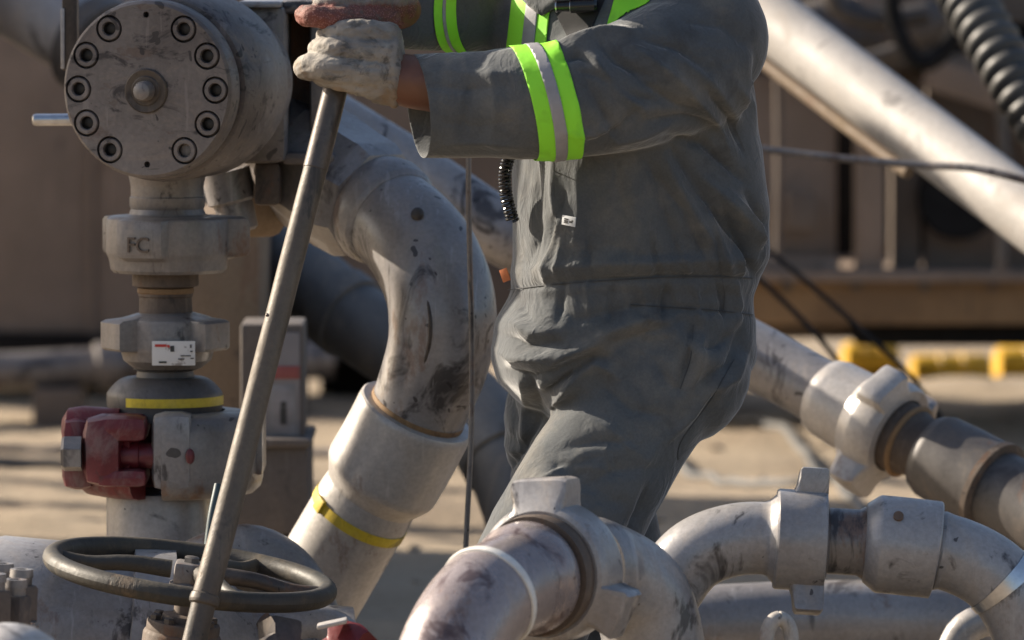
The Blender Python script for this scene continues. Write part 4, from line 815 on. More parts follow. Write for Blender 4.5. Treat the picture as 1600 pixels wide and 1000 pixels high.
# slack in the cloth buckles into smaller folds: along the sleeve and legs, and round the waist
N = vnormals(V, Q); dirs = np.tile(np.array((0.0, 0, 1)), (len(V), 1)); grow = np.full(len(V), .07)
for chain, g_ in ((near_arm, .12), (far_arm, .22), (near_leg, .20), (far_leg, .20)):
    P = np.array([W(*q[:3]) for q in chain])
    for i in range(len(P)-1):
        d = P[i+1]-P[i]; u_ = np.clip(((V-P[i])@d)/(d@d), 0, 1); dist = np.linalg.norm(V-P[i]-u_[:, None]*d, axis=1); m_ = dist < chain[i][3]*1.35; dirs[m_] = d; grow[m_] = g_
gn = np.array([mnoise.noise(Vector(p*5.0)) for p in V]); grow = grow*np.clip(.55+1.3*gn, .12, 1.5)
V0_ = V.copy(); V = buckle(V, Q, E, dirs, grow); print('BUCKLE std mm', 1000*np.std(((V-V0_)*N).sum(1)))
V, F, Q, E = subdiv(V, F)

N = vnormals(V, Q); cx, cy = proj(V); face = np.clip(-(N@nrm((0, 1, -.06)))*1.6+.25, 0, 1)
def seg_d(cx, cy, pts):
    """distance in photo pixels to a polyline, and the fraction along it"""
    best = np.full(len(cx), 1e9); tt = np.zeros(len(cx)); P = np.array(pts, float); ls = np.linalg.norm(np.diff(P, axis=0), axis=1); tot = ls.sum(); acc = 0
    for i in range(len(P)-1):
        a, b_ = P[i], P[i+1]; d = b_-a; u_ = np.clip(((cx-a[0])*d[0]+(cy-a[1])*d[1])/(d@d), 0, 1)
        dist = np.hypot(cx-a[0]-u_*d[0], cy-a[1]-u_*d[1]); m_ = dist < best; best[m_] = dist[m_]; tt[m_] = (acc+u_[m_]*ls[i])/tot; acc += ls[i]
    return best, tt
def fold(pts, amp, w_, side=None):
    """ridge (amp > 0) or valley along a line over the camera side of the cloth; amp in mm, w in photo pixels"""
    global V
    d, tt = seg_d(cx, cy, pts); prof_ = (.35*np.exp(-(d/w_)**2)+.65*np.exp(-np.maximum(d-1.0, 0)/(w_*.5)))*np.sin(math.pi*np.clip(tt*.92+.04, 0, 1))**.6
    V = V+N*(amp*FOLD_K*.001*prof_*face)[:, None]
FOLD_K = 1.85
FOLDS = [
    # back of the torso: long folds from the armpit and shoulder blade to the belt
    ([(1050, 235), (1090, 300), (1150, 370), (1185, 430)], -11, 12), ([(1035, 240), (1075, 320), (1125, 400), (1150, 440)], 8, 16), ([(1095, 275), (1150, 330), (1195, 385)], 9, 14), ([(1020, 260), (1040, 340), (1075, 425)], -6, 15),
    ([(985, 270), (1000, 350), (1015, 425)], 3.5, 22), ([(930, 280), (925, 360), (930, 420)], -3, 22), ([(1120, 300), (1170, 395), (1180, 430)], -8, 9),
    # belt: cinched band with a seam above and below
    ([(790, 452), (900, 440), (1040, 432), (1180, 434)], -5, 7), ([(1000, 478), (1080, 482), (1180, 490)], -4, 6), ([(800, 470), (950, 458), (1180, 462)], -3, 26),
    ([(800, 425), (900, 415), (1050, 408), (1185, 405)], 6, 16),
    # placket and front edge
    ([(866, 240), (866, 300), (872, 350), (858, 400), (850, 450)], 6, 9), ([(836, 245), (838, 330), (834, 420)], -6, 8), ([(812, 250), (815, 330), (810, 440)], 5, 9), ([(882, 300), (868, 350), (858, 400)], -5, 7),
    ([(845, 350), (830, 390), (822, 430)], -4, 7), ([(800, 440), (815, 480), (830, 500)], -5, 9),
    # belly overhang and groin folds
    ([(775, 545), (800, 560), (850, 562), (900, 545)], 9, 13), ([(790, 575), (830, 590), (880, 572), (930, 548)], -7, 10), ([(840, 590), (880, 560), (940, 536)], 9, 8), ([(845, 620), (885, 590), (925, 562), (950, 560)], -11, 9),
    ([(860, 640), (900, 585), (930, 566), (965, 590)], 8, 9), ([(820, 590), (840, 630), (848, 650)], -9, 10), ([(845, 655), (800, 725), (770, 780)], -9, 11), ([(860, 470), (900, 500), (1000, 478), (1040, 470)], -5, 14),
    ([(900, 545), (960, 515), (1010, 500), (1060, 505)], 6, 13), ([(920, 565), (990, 535), (1060, 530)], -3, 12),
    # hip pocket and seat
    ([(1080, 510), (1075, 560), (1062, 610)], -7, 9), ([(1100, 520), (1095, 570), (1080, 612)], 5, 9), ([(1165, 500), (1140, 570), (1085, 605)], -6, 10), ([(1172, 530), (1150, 590), (1100, 620)], 5, 10), ([(1020, 560), (1050, 605), (1075, 612)], -4, 12),
    ([(1145, 565), (1100, 640), (1065, 690), (1060, 722)], -2, 6),
    # thigh
    ([(850, 660), (830, 700), (790, 760)], 4, 12), ([(900, 720), (850, 745), (810, 765)], 5, 9), ([(915, 735), (865, 765), (820, 785)], -5, 10), ([(1040, 730), (960, 735), (880, 775)], -4, 14), ([(1030, 690), (1000, 740), (985, 800)], 4, 14),
    ([(1010, 760), (1000, 800), (980, 840)], -7, 10), ([(960, 650), (950, 700), (930, 740)], 2.5, 20),
    # sleeve: folds at the elbow crook and under the shoulder
    ([(870, 70), (905, 62), (950, 52), (990, 50)], 9, 12), ([(880, 92), (905, 85), (925, 100)], -8, 9), ([(900, 76), (930, 96), (955, 130), (1010, 175)], 7, 10), ([(915, 120), (940, 170), (960, 215)], -6, 11), ([(945, 200), (965, 222), (1010, 210), (1060, 190)], 5, 10),
    ([(960, 85), (1010, 130), (1060, 165), (1115, 180)], -6, 11), ([(985, 70), (1040, 110), (1090, 150)], 5, 14), ([(1010, 190), (1070, 185), (1130, 200)], -7, 12), ([(1040, 215), (1100, 225), (1165, 285)], -8, 9), ([(1060, 30), (1130, 40), (1170, 75)], -4, 14), ([(1150, 130), (1175, 165), (1180, 210)], 4, 12),
    ([(690, 110), (760, 118), (820, 112)], 3, 16), ([(680, 190), (740, 200), (800, 190)], -2.5, 18), ([(905, 150), (900, 190), (910, 230)], 3.5, 10), ([(1060, 90), (1110, 130), (1150, 180)], 4, 12),
]
FOLDS += [
    # more sleeve creases, running from the crook of the elbow and the shoulder seam
    ([(905, 110), (935, 118), (985, 150), (1040, 160)], -5, 8), ([(880, 205), (930, 212), (975, 190)], 4, 9), ([(915, 225), (960, 205), (1005, 165)], -4, 8), ([(1000, 60), (1060, 75), (1105, 110)], -5, 9), ([(1080, 150), (1120, 190), (1140, 240)], 6, 9), ([(1105, 140), (1140, 185), (1165, 240)], -6, 8),
    ([(720, 95), (735, 150), (722, 215)], -3, 12), ([(765, 100), (775, 160), (770, 220)], 3, 14), ([(660, 130), (720, 140), (790, 135)], -2.5, 10), ([(930, 60), (960, 95), (1020, 120)], -5, 7), ([(690, 225), (760, 222), (820, 230)], 3, 9),
    # side and back of the torso
    ([(1060, 260), (1110, 330), (1135, 410)], 6, 8), ([(1010, 255), (1070, 330), (1110, 425)], -5, 8), ([(960, 260), (975, 330), (970, 400)], -3, 12), ([(1165, 300), (1196, 350), (1190, 410)], -7, 8), ([(1140, 300), (1180, 350), (1195, 400)], 6, 8), ([(900, 260), (905, 330), (895, 390)], 3, 12), ([(940, 380), (1000, 400), (1080, 395)], -3, 10),
    # gathers hanging from the belt
    *[([(x_, 438), (x_+dx, 470), (x_+dx*1.6, 505)], a_, 7) for x_, dx, a_ in ((880, -6, -4), (915, 4, 4), (960, -4, -4), (1000, 8, 4), (1045, -6, -5), (1085, 6, 5), (1120, 10, -5), (1150, 4, 5))],
    *[([(x_, 432), (x_+dx, 405), (x_+dx*1.8, 370)], a_, 7) for x_, dx, a_ in ((870, 5, 4), (925, -4, -4), (985, 6, 4), (1030, -8, -5), (1080, -12, 5), (1130, -8, -6), (1160, -4, 6))],
    # thigh and seat
    ([(940, 600), (985, 640), (1040, 650)], -4, 10), ([(900, 640), (950, 670), (1010, 720)], 3, 12), ([(880, 700), (930, 690), (990, 690)], -4, 9), ([(820, 760), (870, 730), (940, 715)], -4, 8), ([(800, 800), (860, 790), (930, 800)], 4, 10), ([(1120, 590), (1080, 650), (1040, 690)], 5, 9), ([(1150, 520), (1120, 540), (1090, 545)], -5, 8),
    ([(790, 600), (805, 650), (800, 700)], -4, 8), ([(810, 590), (822, 640), (815, 690)], 5, 8), ([(950, 540), (1010, 520), (1070, 500)], -5, 9), ([(790, 500), (830, 520), (870, 518)], 5, 10), ([(780, 520), (820, 540), (880, 535)], -6, 8),
]
for pts, amp, w_ in FOLDS: fold(pts, amp, w_)
m = bpy.data.materials.new('grey_coverall_cloth'); t, b = nodes(m); v = coords(t)
c = mixc(t, ramp(t, noise_tex(t, 5, 4, .6, v, .4), [(.35, (0, 0, 0)), (.68, (1, 1, 1))]), (.076, .083, .090), (.106, .111, .113))
c = mixc(t, ramp(t, noise_tex(t, 13, 4, .65, v, .5), [(.56, (0, 0, 0)), (.72, (.7, .7, .7))]), c, (.055, .056, .058))
c = mixc(t, ramp(t, noise_tex(t, 7, 4, .65, coords(t, off=(4, 2, 7))), [(.54, (0, 0, 0)), (.72, (.6, .6, .6))]), c, (.185, .172, .15))
c = mixc(t, .35, c, ramp(t, noise_tex(t, 260, 2, .7, v), [(.3, (.36, .36, .36)), (.7, (.64, .64, .64))]), 'OVERLAY')
t.links.new(c, b.inputs['Base Color']); b.inputs['Roughness'].default_value = .92; b.inputs['Specular IOR Level'].default_value = .2
b.inputs['Sheen Weight'].default_value = .6; b.inputs['Sheen Roughness'].default_value = .35; b.inputs['Sheen Tint'].default_value = (.8, .8, .8, 1)
# creases: thin ridges where a warped noise crosses its middle, patchy, plus weave
n1 = noise_tex(t, 9, 3, .5, coords(t, scale=(1.5, 1.5, .8), rot=(0, .5, 0)), 1.4)
cr = mathn(t, 'SUBTRACT', 1.0, mathn(t, 'MINIMUM', mathn(t, 'MULTIPLY', mathn(t, 'ABSOLUTE', mathn(t, 'SUBTRACT', n1, .5)), 9.0), 1.0))
cr = mathn(t, 'MULTIPLY', cr, ramp(t, noise_tex(t, 6, 2, .5, coords(t, off=(9, 3, 1))), [(.42, (0, 0, 0)), (.62, (1, 1, 1))]))
bump(t, b, mathn(t, 'ADD', mathn(t, 'ADD', mathn(t, 'MULTIPLY', noise_tex(t, 22, 4, .62, v, .6), 1.1), mathn(t, 'MULTIPLY', cr, .55)), mathn(t, 'MULTIPLY', noise_tex(t, 420, 2, .6, v), .10)), .38, .008)
CLOTH = m
cut_n = nrm((-1, -.26, -.10)); cn_o = W(654, 165, -.205); cut_f = nrm((-1, .3, 0)); cf_o = W(630, 30, -.066)
BIG = 9
V_COVER = V.copy()
cov = cloth_obj('coverall', V, F, CLOTH, person, cuts=[(cn_o, cut_n, ((-.6, -.5, 1.1), (-.02, .0, 1.5))), (cf_o, cut_f, ((-.6, -.4, 1.15), (-.05, .3, 1.6))),
    (W(800, 1292, -.06), (0, 0, -1), ((-.5, -.5, -.2), (.5, .6, .3)))])
cov['label'] = 'dark grey cloth coverall'
# --- helpers that read the finished cloth surface
cvx, cvy = proj(V_COVER); NC = vnormals(V_COVER, Q)
def surf(px, py, ymin=-9, off=.001):
    """point on the camera side of the coverall at a photo position"""
    d = np.hypot(cvx-px, cvy-py); ok = (d < 9) & (NC[:, 1] < .25) & (V_COVER[:, 1] > ymin)
    if not ok.any(): ok = (d < 25) & (V_COVER[:, 1] > ymin)
    i = np.where(ok)[0]; y0_ = V_COVER[i, 1].min(); i = i[V_COVER[i, 1] < y0_+.03]; w_ = 1/(d[i]+1.5); w_ /= w_.sum()
    p = W(px, py, (V_COVER[i, 1]*w_).sum()); n = nrm((NC[i]*w_[:, None]).sum(0)); return p+n*off, n
def seam(pts, ymin=-9, r=.0008, name='seam'):
    c = Curve([(a, b_, 0) for a, b_ in pts]); x, y = proj(c.P); P = [surf(a, b_, ymin, .0004)[0] for a, b_ in list(zip(x, y))[::6]]
    P = np.array(P); P[1:-1] = (P[:-2]+2*P[1:-1]+P[2:])/4
    mb = MB(); tube(mb, Curve(P, world=True, n=3), [(0, r), (1, r)], seg=6, n=len(P)*2); return part(name, mb, SEAM, cov)
SEAM = plain('dark_seam_thread', (.05, .053, .056), .8)
for pts, ym in (([(1083, 508), (1079, 560), (1062, 610)], -9), ([(795, 453), (850, 446), (940, 439), (1040, 433), (1120, 432), (1178, 435)], -9), ([(985, 476), (1060, 481), (1120, 485), (1176, 492)], -9), ([(866, 252), (866, 300), (870, 345)], -9), ([(1147, 562), (1110, 625), (1070, 680), (1060, 700), (1059, 720)], -9),
        ([(1128, 436), (1132, 460), (1130, 485)], -9)  ):
    seam(pts, ym)
def strip(name, planes, keep, mat, parent, off=.002, thick=.0012):
    """a piece of cloth tape: the coverall surface between planes (point, outward normal), lifted off it"""
    base = ORIG[parent.name]; sel = [f for f in F if all(keep[i] for i in f)]
    idx = sorted({i for f in sel for i in f}); mp = {k: j for j, k in enumerate(idx)}
    bm = bmesh.new(); vs_ = [bm.verts.new(Vector(V_COVER[i]+NC[i]*off-base)) for i in idx]
    for f in sel:
        try: bm.faces.new([vs_[mp[i]] for i in f])
        except ValueError: pass
    for co_, no_ in planes:
        bmesh.ops.bisect_plane(bm, geom=list(bm.verts)+list(bm.edges)+list(bm.faces), plane_co=Vector(np.array(co_)-base), plane_no=Vector(no_), clear_outer=True, dist=1e-5)
    seen = set(); isl = []
    for v0 in bm.verts:                                    # one tape, one piece
        if v0 in seen: continue
        st_ = [v0]; seen.add(v0); cur = []
        while st_:
            q_ = st_.pop(); cur.append(q_)
            for e_ in q_.link_edges:
                w2 = e_.other_vert(q_)
                if w2 not in seen: seen.add(w2); st_.append(w2)
        isl.append(cur)
    isl.sort(key=len)
    for cur in isl[:-1]: bmesh.ops.delete(bm, geom=cur, context='VERTS')
    me = bpy.data.meshes.new(name); bm.to_mesh(me); bm.free(); me.materials.append(mat); me.shade_smooth()
    o = bpy.data.objects.new(name, me); COL.objects.link(o); o.parent = parent; ORIG[o.name] = base
    s = o.modifiers.new('thick', 'SOLIDIFY'); s.thickness = thick; s.offset = 0; return o
def hiviz(name, col, em=0):
    m = bpy.data.materials.new(name); t, b = nodes(m); v = coords(t)
    c = mixc(t, ramp(t, noise_tex(t, 22, 3, .6, v), [(.52, (0, 0, 0)), (.75, (.5, .5, .5))]), col, tuple(x*.55 for x in col)); t.links.new(c, b.inputs['Base Color'])
    b.inputs['Roughness'].default_value = .65; bump(t, b, noise_tex(t, 60, 2, .6, v), .2, .002); return m
LIME = hiviz('lime_tape', (.27, .76, .03)); SILV = plain('silver_tape', (.27, .265, .28), .45, .1, .15, 25)
armP = np.array([W(*q[:3]) for q in near_arm]); farP = np.array([W(*q[:3]) for q in far_arm])
def axis_dist(P):
    best = np.full(len(V_COVER), 9.0)
    for i in range(len(P)-1):
        d = P[i+1]-P[i]; u_ = np.clip(((V_COVER-P[i])@d)/(d@d), 0, 1); best = np.minimum(best, np.linalg.norm(V_COVER-P[i]-u_[:, None]*d, axis=1))
    return best
n_b = nrm((.955, .20, .215)); p_b = W(866, 165, -.31); kp = (axis_dist(armP[:5]) < .118) & (V_COVER[:, 1] < -.145)
o = strip('reflective_band', [(p_b-n_b*.0325, -n_b), (p_b+n_b*.0325, n_b)], kp, LIME, cov, .0022); o['label'] = 'lime band with silver stripe round the near sleeve'
strip('silver_stripe', [(p_b-n_b*.0095, -n_b), (p_b+n_b*.0085, n_b)], kp, SILV, o, .0036)
n_f = nrm((.9, -.2, .05)); p_f = W(702, 30, -.05); kf = (axis_dist(farP) < .1)
o = strip('reflective_band', [(p_f-n_f*.014, -n_f), (p_f+n_f*.014, n_f)], kf, LIME, cov, .0022); strip('silver_stripe', [(p_f-n_f*.0025, -n_f), (p_f+n_f*.0015, n_f)], kf, SILV, o, .0034)
tors = (V_COVER[:, 1] > -.172) & (V_COVER[:, 2] > W(800, 190, 0)[2]) & (NC[:, 1] < .1)
for (xa, ya, xb, yb, wpx, sil) in ((830, 0, 821, 80, 30, 1), (985, 0, 968, 60, 26, 0)):
    a_ = W(xa, ya, -.08); b2 = W(xb, yb, -.08); d = nrm(b2-a_); n_ = nrm(np.cross(d, (0.0, 1, 0))); n_ = n_ if n_[0] > 0 else -n_
    kk = tors & (np.abs((V_COVER-a_)@n_) < .06)
    o = strip('reflective_band', [(a_-n_*wpx*.001, -n_), (a_+n_*wpx*.001, n_)], kk, LIME, cov, .0022)
    if sil: strip('silver_stripe', [(a_-n_*.007, -n_), (a_+n_*.012, n_)], kk, SILV, o, .0034)
# near-black patch over the open neck
a_ = W(905, 0, -.1); kk = tors & (V_COVER[:, 2] > W(800, 62, -.1)[2])
n1 = nrm((-.9, 0, -.45)); n2 = nrm((.9, 0, -.40))
strip('neck_patch', [(W(873, 30, -.1), n1), (W(930, 30, -.1), n2)], kk, plain('neck_black', (.014, .014, .016), .9), cov, .0012)
# small white maker's tag on the pocket, orange tag at the front edge
p, n = surf(890, 345); lx_ = nrm(np.cross((0, 0, 1), n)); lx_ = nrm(lx_*.98+np.array((0, 0, -.14))); lz_ = np.cross(n, lx_); lz_ = lz_ if lz_[2] > 0 else -lz_
mb = MB(); box(mb, p+n*.001, (.0125, .0008, .0075), X=lx_, Y=n, Z=lz_, bev=.0003); tg = part('white_tag', mb, plain('tag_cloth', (.62, .64, .66), .7, 0, .08), cov)
for dx, dz, hw, hh in ((-.0045, .0022, .0038, .001), (-.0045, -.0008, .0036, .0009), (-.0045, -.0032, .0038, .0009), (.0045, -.001, .003, .0014), (.007, .001, .0014, .0012)):
    mb = MB(); box(mb, p+n*.002+lx_*dx+lz_*dz, (hw, .0003, hh), X=lx_, Y=n, Z=lz_); part('print_mark', mb, BLK_P, tg)
p = W(789, 430, -.06); mb = MB(); box(mb, p, (.007, .001, .010), X=(.8, -.5, .35), Y=(.5, .8, 0), Z=(-.35, 0, 1), bev=.0004); part('orange_tag', mb, plain('orange_cloth', (.5, .16, .06), .7), cov)
# collar round the neck
mb = MB(); th = np.linspace(0, 2*math.pi, 48, endpoint=False); c = W(912, -30, -.01); rings = []
fdir = np.array((-math.cos(.87), -math.sin(.87), 0)); ldir = np.array((math.sin(.87), -math.cos(.87), 0))
for k, (r_, h_) in enumerate(((.082, -.03), (.079, .0), (.080, .03), (.090, .034), (.100, .008), (.104, -.008))):
    gap = np.clip(1-np.abs(((th+math.pi) % (2*math.pi))-math.pi)/.55, 0, 1)
    rings.append(c+r_*np.cos(th)[:, None]*fdir*1.0+r_*1.08*np.sin(th)[:, None]*ldir+np.array((0, 0, 1))*(h_-.03*gap-.015*np.cos(th))[:, None])
mb.grid(rings, False, False); o = part('collar', mb, CLOTH, cov, sharp=None); o.data.shade_smooth(); s = o.modifiers.new('t', 'SOLIDIFY'); s.thickness = .003

# --- body: one continuous skin from head to wrists and legs
mb = MB()
hc = W(868, -150, -.085); hf = nrm((-.8, -.55, -.18)); hl = nrm(np.cross((0, 0, 1), hf)); hu_ = np.cross(hf, hl)
def hp(f, l, u_): return hc+hf*f+hl*l+hu_*u_
def hball(c, r, sf, sl_, su):
    th = np.linspace(0, 2*math.pi, 24, endpoint=False); rings = []
    for k in np.linspace(.02, math.pi-.02, 15): rings.append(c+r*(sf*np.sin(k)*np.cos(th)[:, None]*hf+sl_*np.sin(k)*np.sin(th)[:, None]*hl+su*np.cos(k)*hu_))
    mb.grid(rings)
hball(hp(-.01, 0, .03), .098, 1.0, .80, 1.0); hball(hp(.03, 0, -.055), .066, 1.0, .92, 1.05); hball(hp(.075, 0, -.10), .026, 1, 1.1, .8)
hball(hp(.098, 0, -.02), .017, 1.1, .8, 1.7); hball(hp(.108, 0, -.035), .014, 1, 1.2, .8); hball(hp(.080, 0, .022), .03, .7, 1.9, .55); hball(hp(.092, 0, -.068), .017, .8, 1.7, .6)
for s_ in (-1, 1): hball(hp(-.012, s_*.083, -.012), .03, .75, .35, 1.15)
limb(mb, [(880, -120, -.06, .058), (905, -60, -.03, .062), (930, 0, .0, .075)])
ringloft(mb, [(968, 600, 0, 25, .12, .13), (984, 470, 0, 16, .135, .13), (1000, 330, 0, 18, .14, .145), (980, 140, 0, 58, .115, .17), (955, 40, 0, 54, .09, .15), (935, -20, 0, 50, .06, .07)], 28)
limb(mb, [(1095, 80, -.11, .062), (1000, 120, -.2, .055), (900, 155, -.245, .046), (800, 148, -.232, .046), (700, 134, -.215, .044), (648, 128, -.205, .042), (600, 118, -.2, .038)])
limb(mb, [(825, 15, .12, .055), (765, 18, .06, .046), (700, 24, -.01, .040), (645, 24, -.06, .034), (605, 12, -.12, .032)])
limb(mb, [(1040, 560, -.06, .09), (918, 760, -.125, .072), (840, 880, -.135, .06), (775, 1110, -.09, .055), (745, 1290, -.06, .045)]); limb(mb, [(925, 590, .09, .09), (922, 790, .15, .07), (955, 960, .18, .058), (962, 1290, .2, .045)])
Vb, Fb, Qb, Eb = union(mb, .008, 3)
SKIN = bpy.data.materials.new('brown_skin'); t, b = nodes(SKIN); v = coords(t)
t.links.new(ramp(t, noise_tex(t, 18, 4, .6, v), [(.3, (.115, .045, .024)), (.7, (.17, .07, .038))]), b.inputs['Base Color']); b.inputs['Roughness'].default_value = .45; b.inputs['Subsurface Weight'].default_value = .08; b.inputs['Subsurface Radius'].default_value = (.01, .004, .002)
bump(t, b, noise_tex(t, 150, 3, .6, v), .15, .001)
bod = cloth_obj('body', Vb, Fb, SKIN, person, thick=0); 
EYE = plain('eye_white', (.6, .58, .55), .3)
for s_ in (-1, 1):
    mb = MB(); lathe(mb, hp(.074, s_*.032, .0), hf, [(-.011, .004), (-.006, .0105), (.0, .0122), (.006, .0105), (.0095, .006)], 16); e_ = part('eye', mb, EYE, bod); mb = MB(); lathe(mb, hp(.0838, s_*.032, .0), hf, [(0, .005), (.0008, .003)], 12); part('iris', mb, BLK_P, e_)
mb = MB(); lathe(mb, hp(.0985, 0, -.072), hf, [(-.004, .02), (.0, .017)], 20, squash=(1.2, .25), ref=hl); part('mouth', mb, plain('lips', (.16, .05, .04), .5), bod)
mb = MB(); hb_ = hp(-.012, 0, .055)
lathe(mb, hb_, hu_, [(-.004, .112), (.0, .124), (.004, .122), (.03, .118), (.06, .108), (.085, .088), (.10, .058), (.106, .02)], 48); 
rings = []
hat = part('hard_hat', mb, plain('white_hat_shell', (.7, .7, .68), .35, 0, .06), person)
mb = MB(); box(mb, hp(.115, 0, .058), (.04, .075, .003), X=hf, Y=hl, Z=hu_, bev=.002); part('hat_peak', mb, MATS['white_hat_shell'], hat)

# --- gloves
def glove(chains, blobs, name, mat, vox=.0026, wr=.0030, seed=0):
    mb = MB()
    for ch in chains:
        limb(mb, ch, seg=18, n=26)
        for q in (ch[0], ch[-1]): ball(mb, W(*q[:3]), q[3], seg=14)
    for px, py, Y, r, sc in blobs: ball(mb, W(px, py, Y), r, sc)
    Vg, Fg, Qg, Eg = union(mb, vox, 1); Ng = vnormals(Vg, Qg)
    h = np.array([mnoise.noise(Vector(p*55)+Vector((seed, 0, 0)))*.6+(.5-abs(mnoise.noise(Vector((p[0]*60, p[1]*60, p[2]*110))+Vector((9+seed, 0, 0)))))*1.2 for p in Vg])
    Vg = Vg+Ng*(h*wr)[:, None]; return cloth_obj(name, Vg, Fg, mat, person, thick=0)
m = bpy.data.materials.new('dirty_leather_glove'); t, b = nodes(m); v = coords(t)
c = mixc(t, ramp(t, noise_tex(t, 16, 4, .6, v, .5), [(.38, (0, 0, 0)), (.64, (1, 1, 1))]), (.31, .285, .25), (.17, .152, .135))
c = mixc(t, ramp(t, noise_tex(t, 34, 4, .7, v, .6), [(.52, (0, 0, 0)), (.66, (.8, .8, .8))]), c, (.06, .056, .052)); c = mixc(t, ramp(t, noise_tex(t, 11, 3, .6, coords(t, off=(3, 1, 5))), [(.58, (0, 0, 0)), (.68, (.7, .7, .7))]), c, (.22, .14, .07))
t.links.new(c, b.inputs['Base Color']); b.inputs['Roughness'].default_value = .85; bump(t, b, mathn(t, 'ADD', noise_tex(t, 70, 4, .65, v), mathn(t, 'MULTIPLY', noise_tex(t, 260, 2, .6, v), .4)), .5, .003)
LEATHER = m
g1 = glove([[(606, 142, -.212, .020), (566, 131, -.226, .0185), (530, 123, -.230, .017), (508, 118, -.205, .0165), (508, 118, -.168, .016), (526, 120, -.142, .015)],
    [(604, 116, -.222, .024), (556, 112, -.236, .0225), (508, 107, -.236, .021), (482, 105, -.212, .020), (484, 106, -.175, .018), (510, 108, -.142, .017)],
    [(602, 84, -.222, .023), (560, 79, -.232, .0205), (520, 77, -.230, .0185), (502, 77, -.206, .0175), (502, 78, -.172, .017), (522, 80, -.145, .016)],
    [(602, 56, -.212, .021), (566, 50, -.222, .019), (534, 51, -.220, .0175), (514, 54, -.198, .0165), (514, 56, -.168, .016), (528, 60, -.145, .015)],
    [(606, 60, -.175, .022), (575, 44, -.160, .020), (545, 42, -.148, .0185), (520, 52, -.142, .017)]],
    [(603, 102, -.200, .042, (.72, .85, 1.28)), (600, 130, -.200, .033, (.95, .9, 1.0)), (616, 108, -.203, .052, (.30, .85, 1.15)), (604, 138, -.203, .030, (.9, .9, .9)), (612, 70, -.2, .030, (.6, .9, 1.1)), (585, 82, -.198, .034, (1, .9, 1.1))], 'leather_glove', LEATHER)
g1['label'] = 'dirty pale leather glove closed round the bar'
m = bpy.data.materials.new('red_dotted_glove'); t, b = nodes(m); v = coords(t)
vo = t.nodes.new('ShaderNodeTexVoronoi'); vo.inputs['Scale'].default_value = 330; t.links.new(v, vo.inputs['Vector'])
dots = ramp(t, vo.outputs['Distance'], [(.28, (1, 1, 1)), (.42, (0, 0, 0))])
c = mixc(t, ramp(t, noise_tex(t, 20, 4, .6, v), [(.4, (0, 0, 0)), (.62, (1, 1, 1))]), (.17, .05, .036), (.10, .045, .035)); c = mixc(t, mathn(t, 'MULTIPLY', dots, .55), c, (.42, .2, .17))
c = mixc(t, ramp(t, noise_tex(t, 28, 4, .7, coords(t, off=(2, 5, 1))), [(.55, (0, 0, 0)), (.66, (.85, .85, .85))]), c, (.10, .085, .075))
sx = t.nodes.new('ShaderNodeSeparateXYZ'); t.links.new(v, sx.inputs[0])          # the back of the glove is grey knit, the palm side coated red
back = ramp(t, mathn(t, 'ADD', mathn(t, 'SUBTRACT', sx.outputs[2], 1.344), mathn(t, 'MULTIPLY', mathn(t, 'SUBTRACT', noise_tex(t, 40, 3, .6, v), .5), .02)), [(0, (0, 0, 0)), (.006, (1, 1, 1))])
c = mixc(t, back, c, ramp(t, noise_tex(t, 50, 3, .6, v), [(.3, (.10, .085, .075)), (.7, (.24, .21, .185))]))
t.links.new(c, b.inputs['Base Color']); b.inputs['Roughness'].default_value = .7; bump(t, b, dots, .6, .0015); REDG = m
g2 = glove([[(606, 30, -.150, .0185), (566, 29, -.186, .0185), (520, 29, -.206, .0178), (486, 26, -.206, .0165), (477, 24, -.186, .015)],
    [(606, 4, -.140, .0185), (566, 4, -.170, .0175), (528, 7, -.186, .0165), (502, 10, -.178, .0155)],
    [(606, -22, -.130, .0185), (566, -20, -.156, .0175), (528, -12, -.166, .0165), (504, -4, -.16, .0155)], [(608, -44, -.118, .0165), (574, -42, -.138, .0155), (544, -34, -.146, .0145), (524, -24, -.142, .014)],
    [(612, 30, -.118, .020), (580, 36, -.128, .018), (552, 38, -.146, .0165)]],
    [(612, -4, -.125, .040, (.65, .8, 1.1)), (626, 2, -.105, .038, (.7, .8, 1.0))], 'red_glove', REDG, seed=5)
g2['label'] = 'dusty red dotted glove laid over the top of the bar'
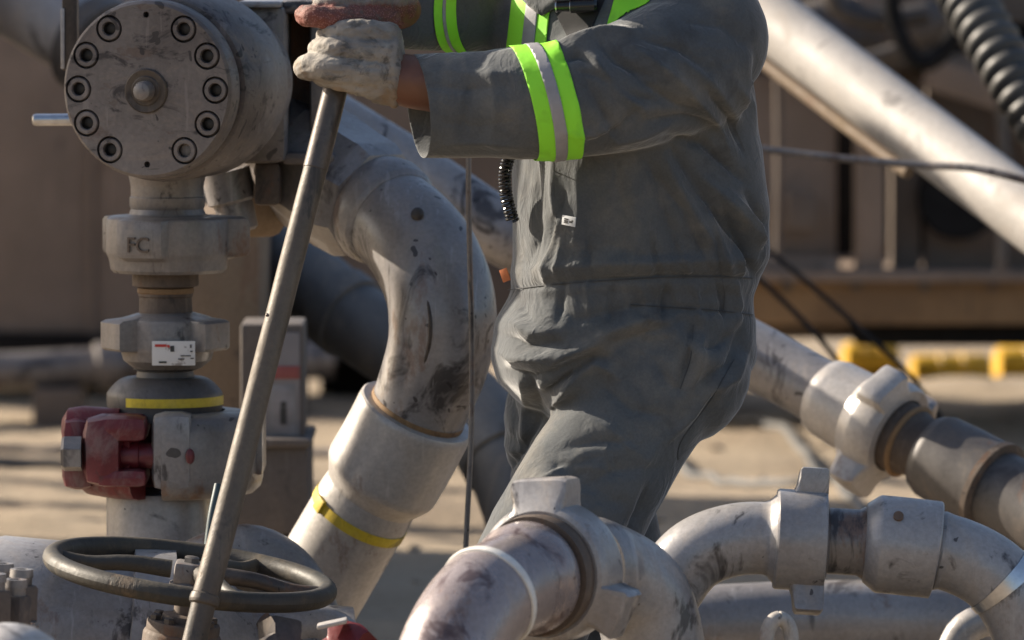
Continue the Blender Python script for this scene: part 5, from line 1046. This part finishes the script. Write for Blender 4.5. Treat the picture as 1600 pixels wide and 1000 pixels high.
# --- boots
for k, (px, Y, yaw) in enumerate(((742, -.06, -.25), (962, .2, .25))):
    x = W(px, 1300, Y)[0]; fd = np.array((-math.cos(yaw), math.sin(yaw), 0)); sd = np.array((-fd[1], fd[0], 0)); mb = MB(); rings = []; th = np.linspace(0, 2*math.pi, 24, endpoint=False)
    for f0, z0_, a_, b2, in ((0, .20, .056, .05), (0, .12, .058, .05), (.01, .09, .07, .05), (.05, .07, .115, .052), (.065, .045, .135, .053), (.065, .02, .138, .052)):
        rings.append(np.array((x, Y, z0_))+fd*f0+a_*np.cos(th)[:, None]*fd+b2*np.sin(th)[:, None]*sd)
    mb.grid(rings); bt = part('boot', mb, plain('brown_boot', (.09, .055, .03), .7), person, sharp=60)
    mb = MB(); rings = [np.array((x, Y, z_))+fd*.065+.142*np.cos(th)[:, None]*fd+.055*np.sin(th)[:, None]*sd for z_ in (-.012, .022)]; mb.grid(rings); part('sole', mb, BLK_P, bt)

# --- radio microphone on the chest and its coiled cord
T = thing('radio_microphone', 'black radio microphone clipped across the worker\'s chest', 'microphone', W(900, 12, -.2))
pm = surf(900, 10, -.17)[0]; mb = MB(); A = nrm((1, -.15, .03)); lathe(mb, pm+np.array((-.030, -.022, .0)), A, [(0, .003), (.001, .008), (.022, .0085), (.023, .011), (.06, .0115), (.064, .008)], 24); part('mic_body', mb, plain('black_gloss_plastic', (.012, .012, .013), .22), T)
for s_ in (.0, .0225):
    mb = MB(); lathe(mb, pm+np.array((-.030, -.022, 0))+A*s_, A, [(-.0008, .0086), (-.0008, .0098), (.0012, .0098), (.0012, .0086)], 24); part('chrome_ring', mb, BRIGHT, T)
mb = MB(); box(mb, pm+np.array((.0, -.008, 0)), (.008, .014, .004), bev=.001); part('clip', mb, MATS['black_gloss_plastic'], T)
base = Curve([(812, 205, -.10), (797, 240, -.10), (789, 272, -.098), (791, 305, -.095), (801, 345, -.09)]); P = []
for k in range(26*10):
    u_ = k/(26*10-1); p, tt, a_, b2 = base.at(u_); an = u_*26*2*math.pi; P.append(p+.0085*(math.cos(an)*a_+math.sin(an)*b2))
mb = MB(); tube(mb, Curve(P, world=True, n=2), [(0, .0024), (1, .0024)], seg=8, n=520); single('coiled_cord', mb, MATS['black_gloss_plastic'], 'black coiled cord hanging at the front edge of the coverall', 'cord', sharp=None)
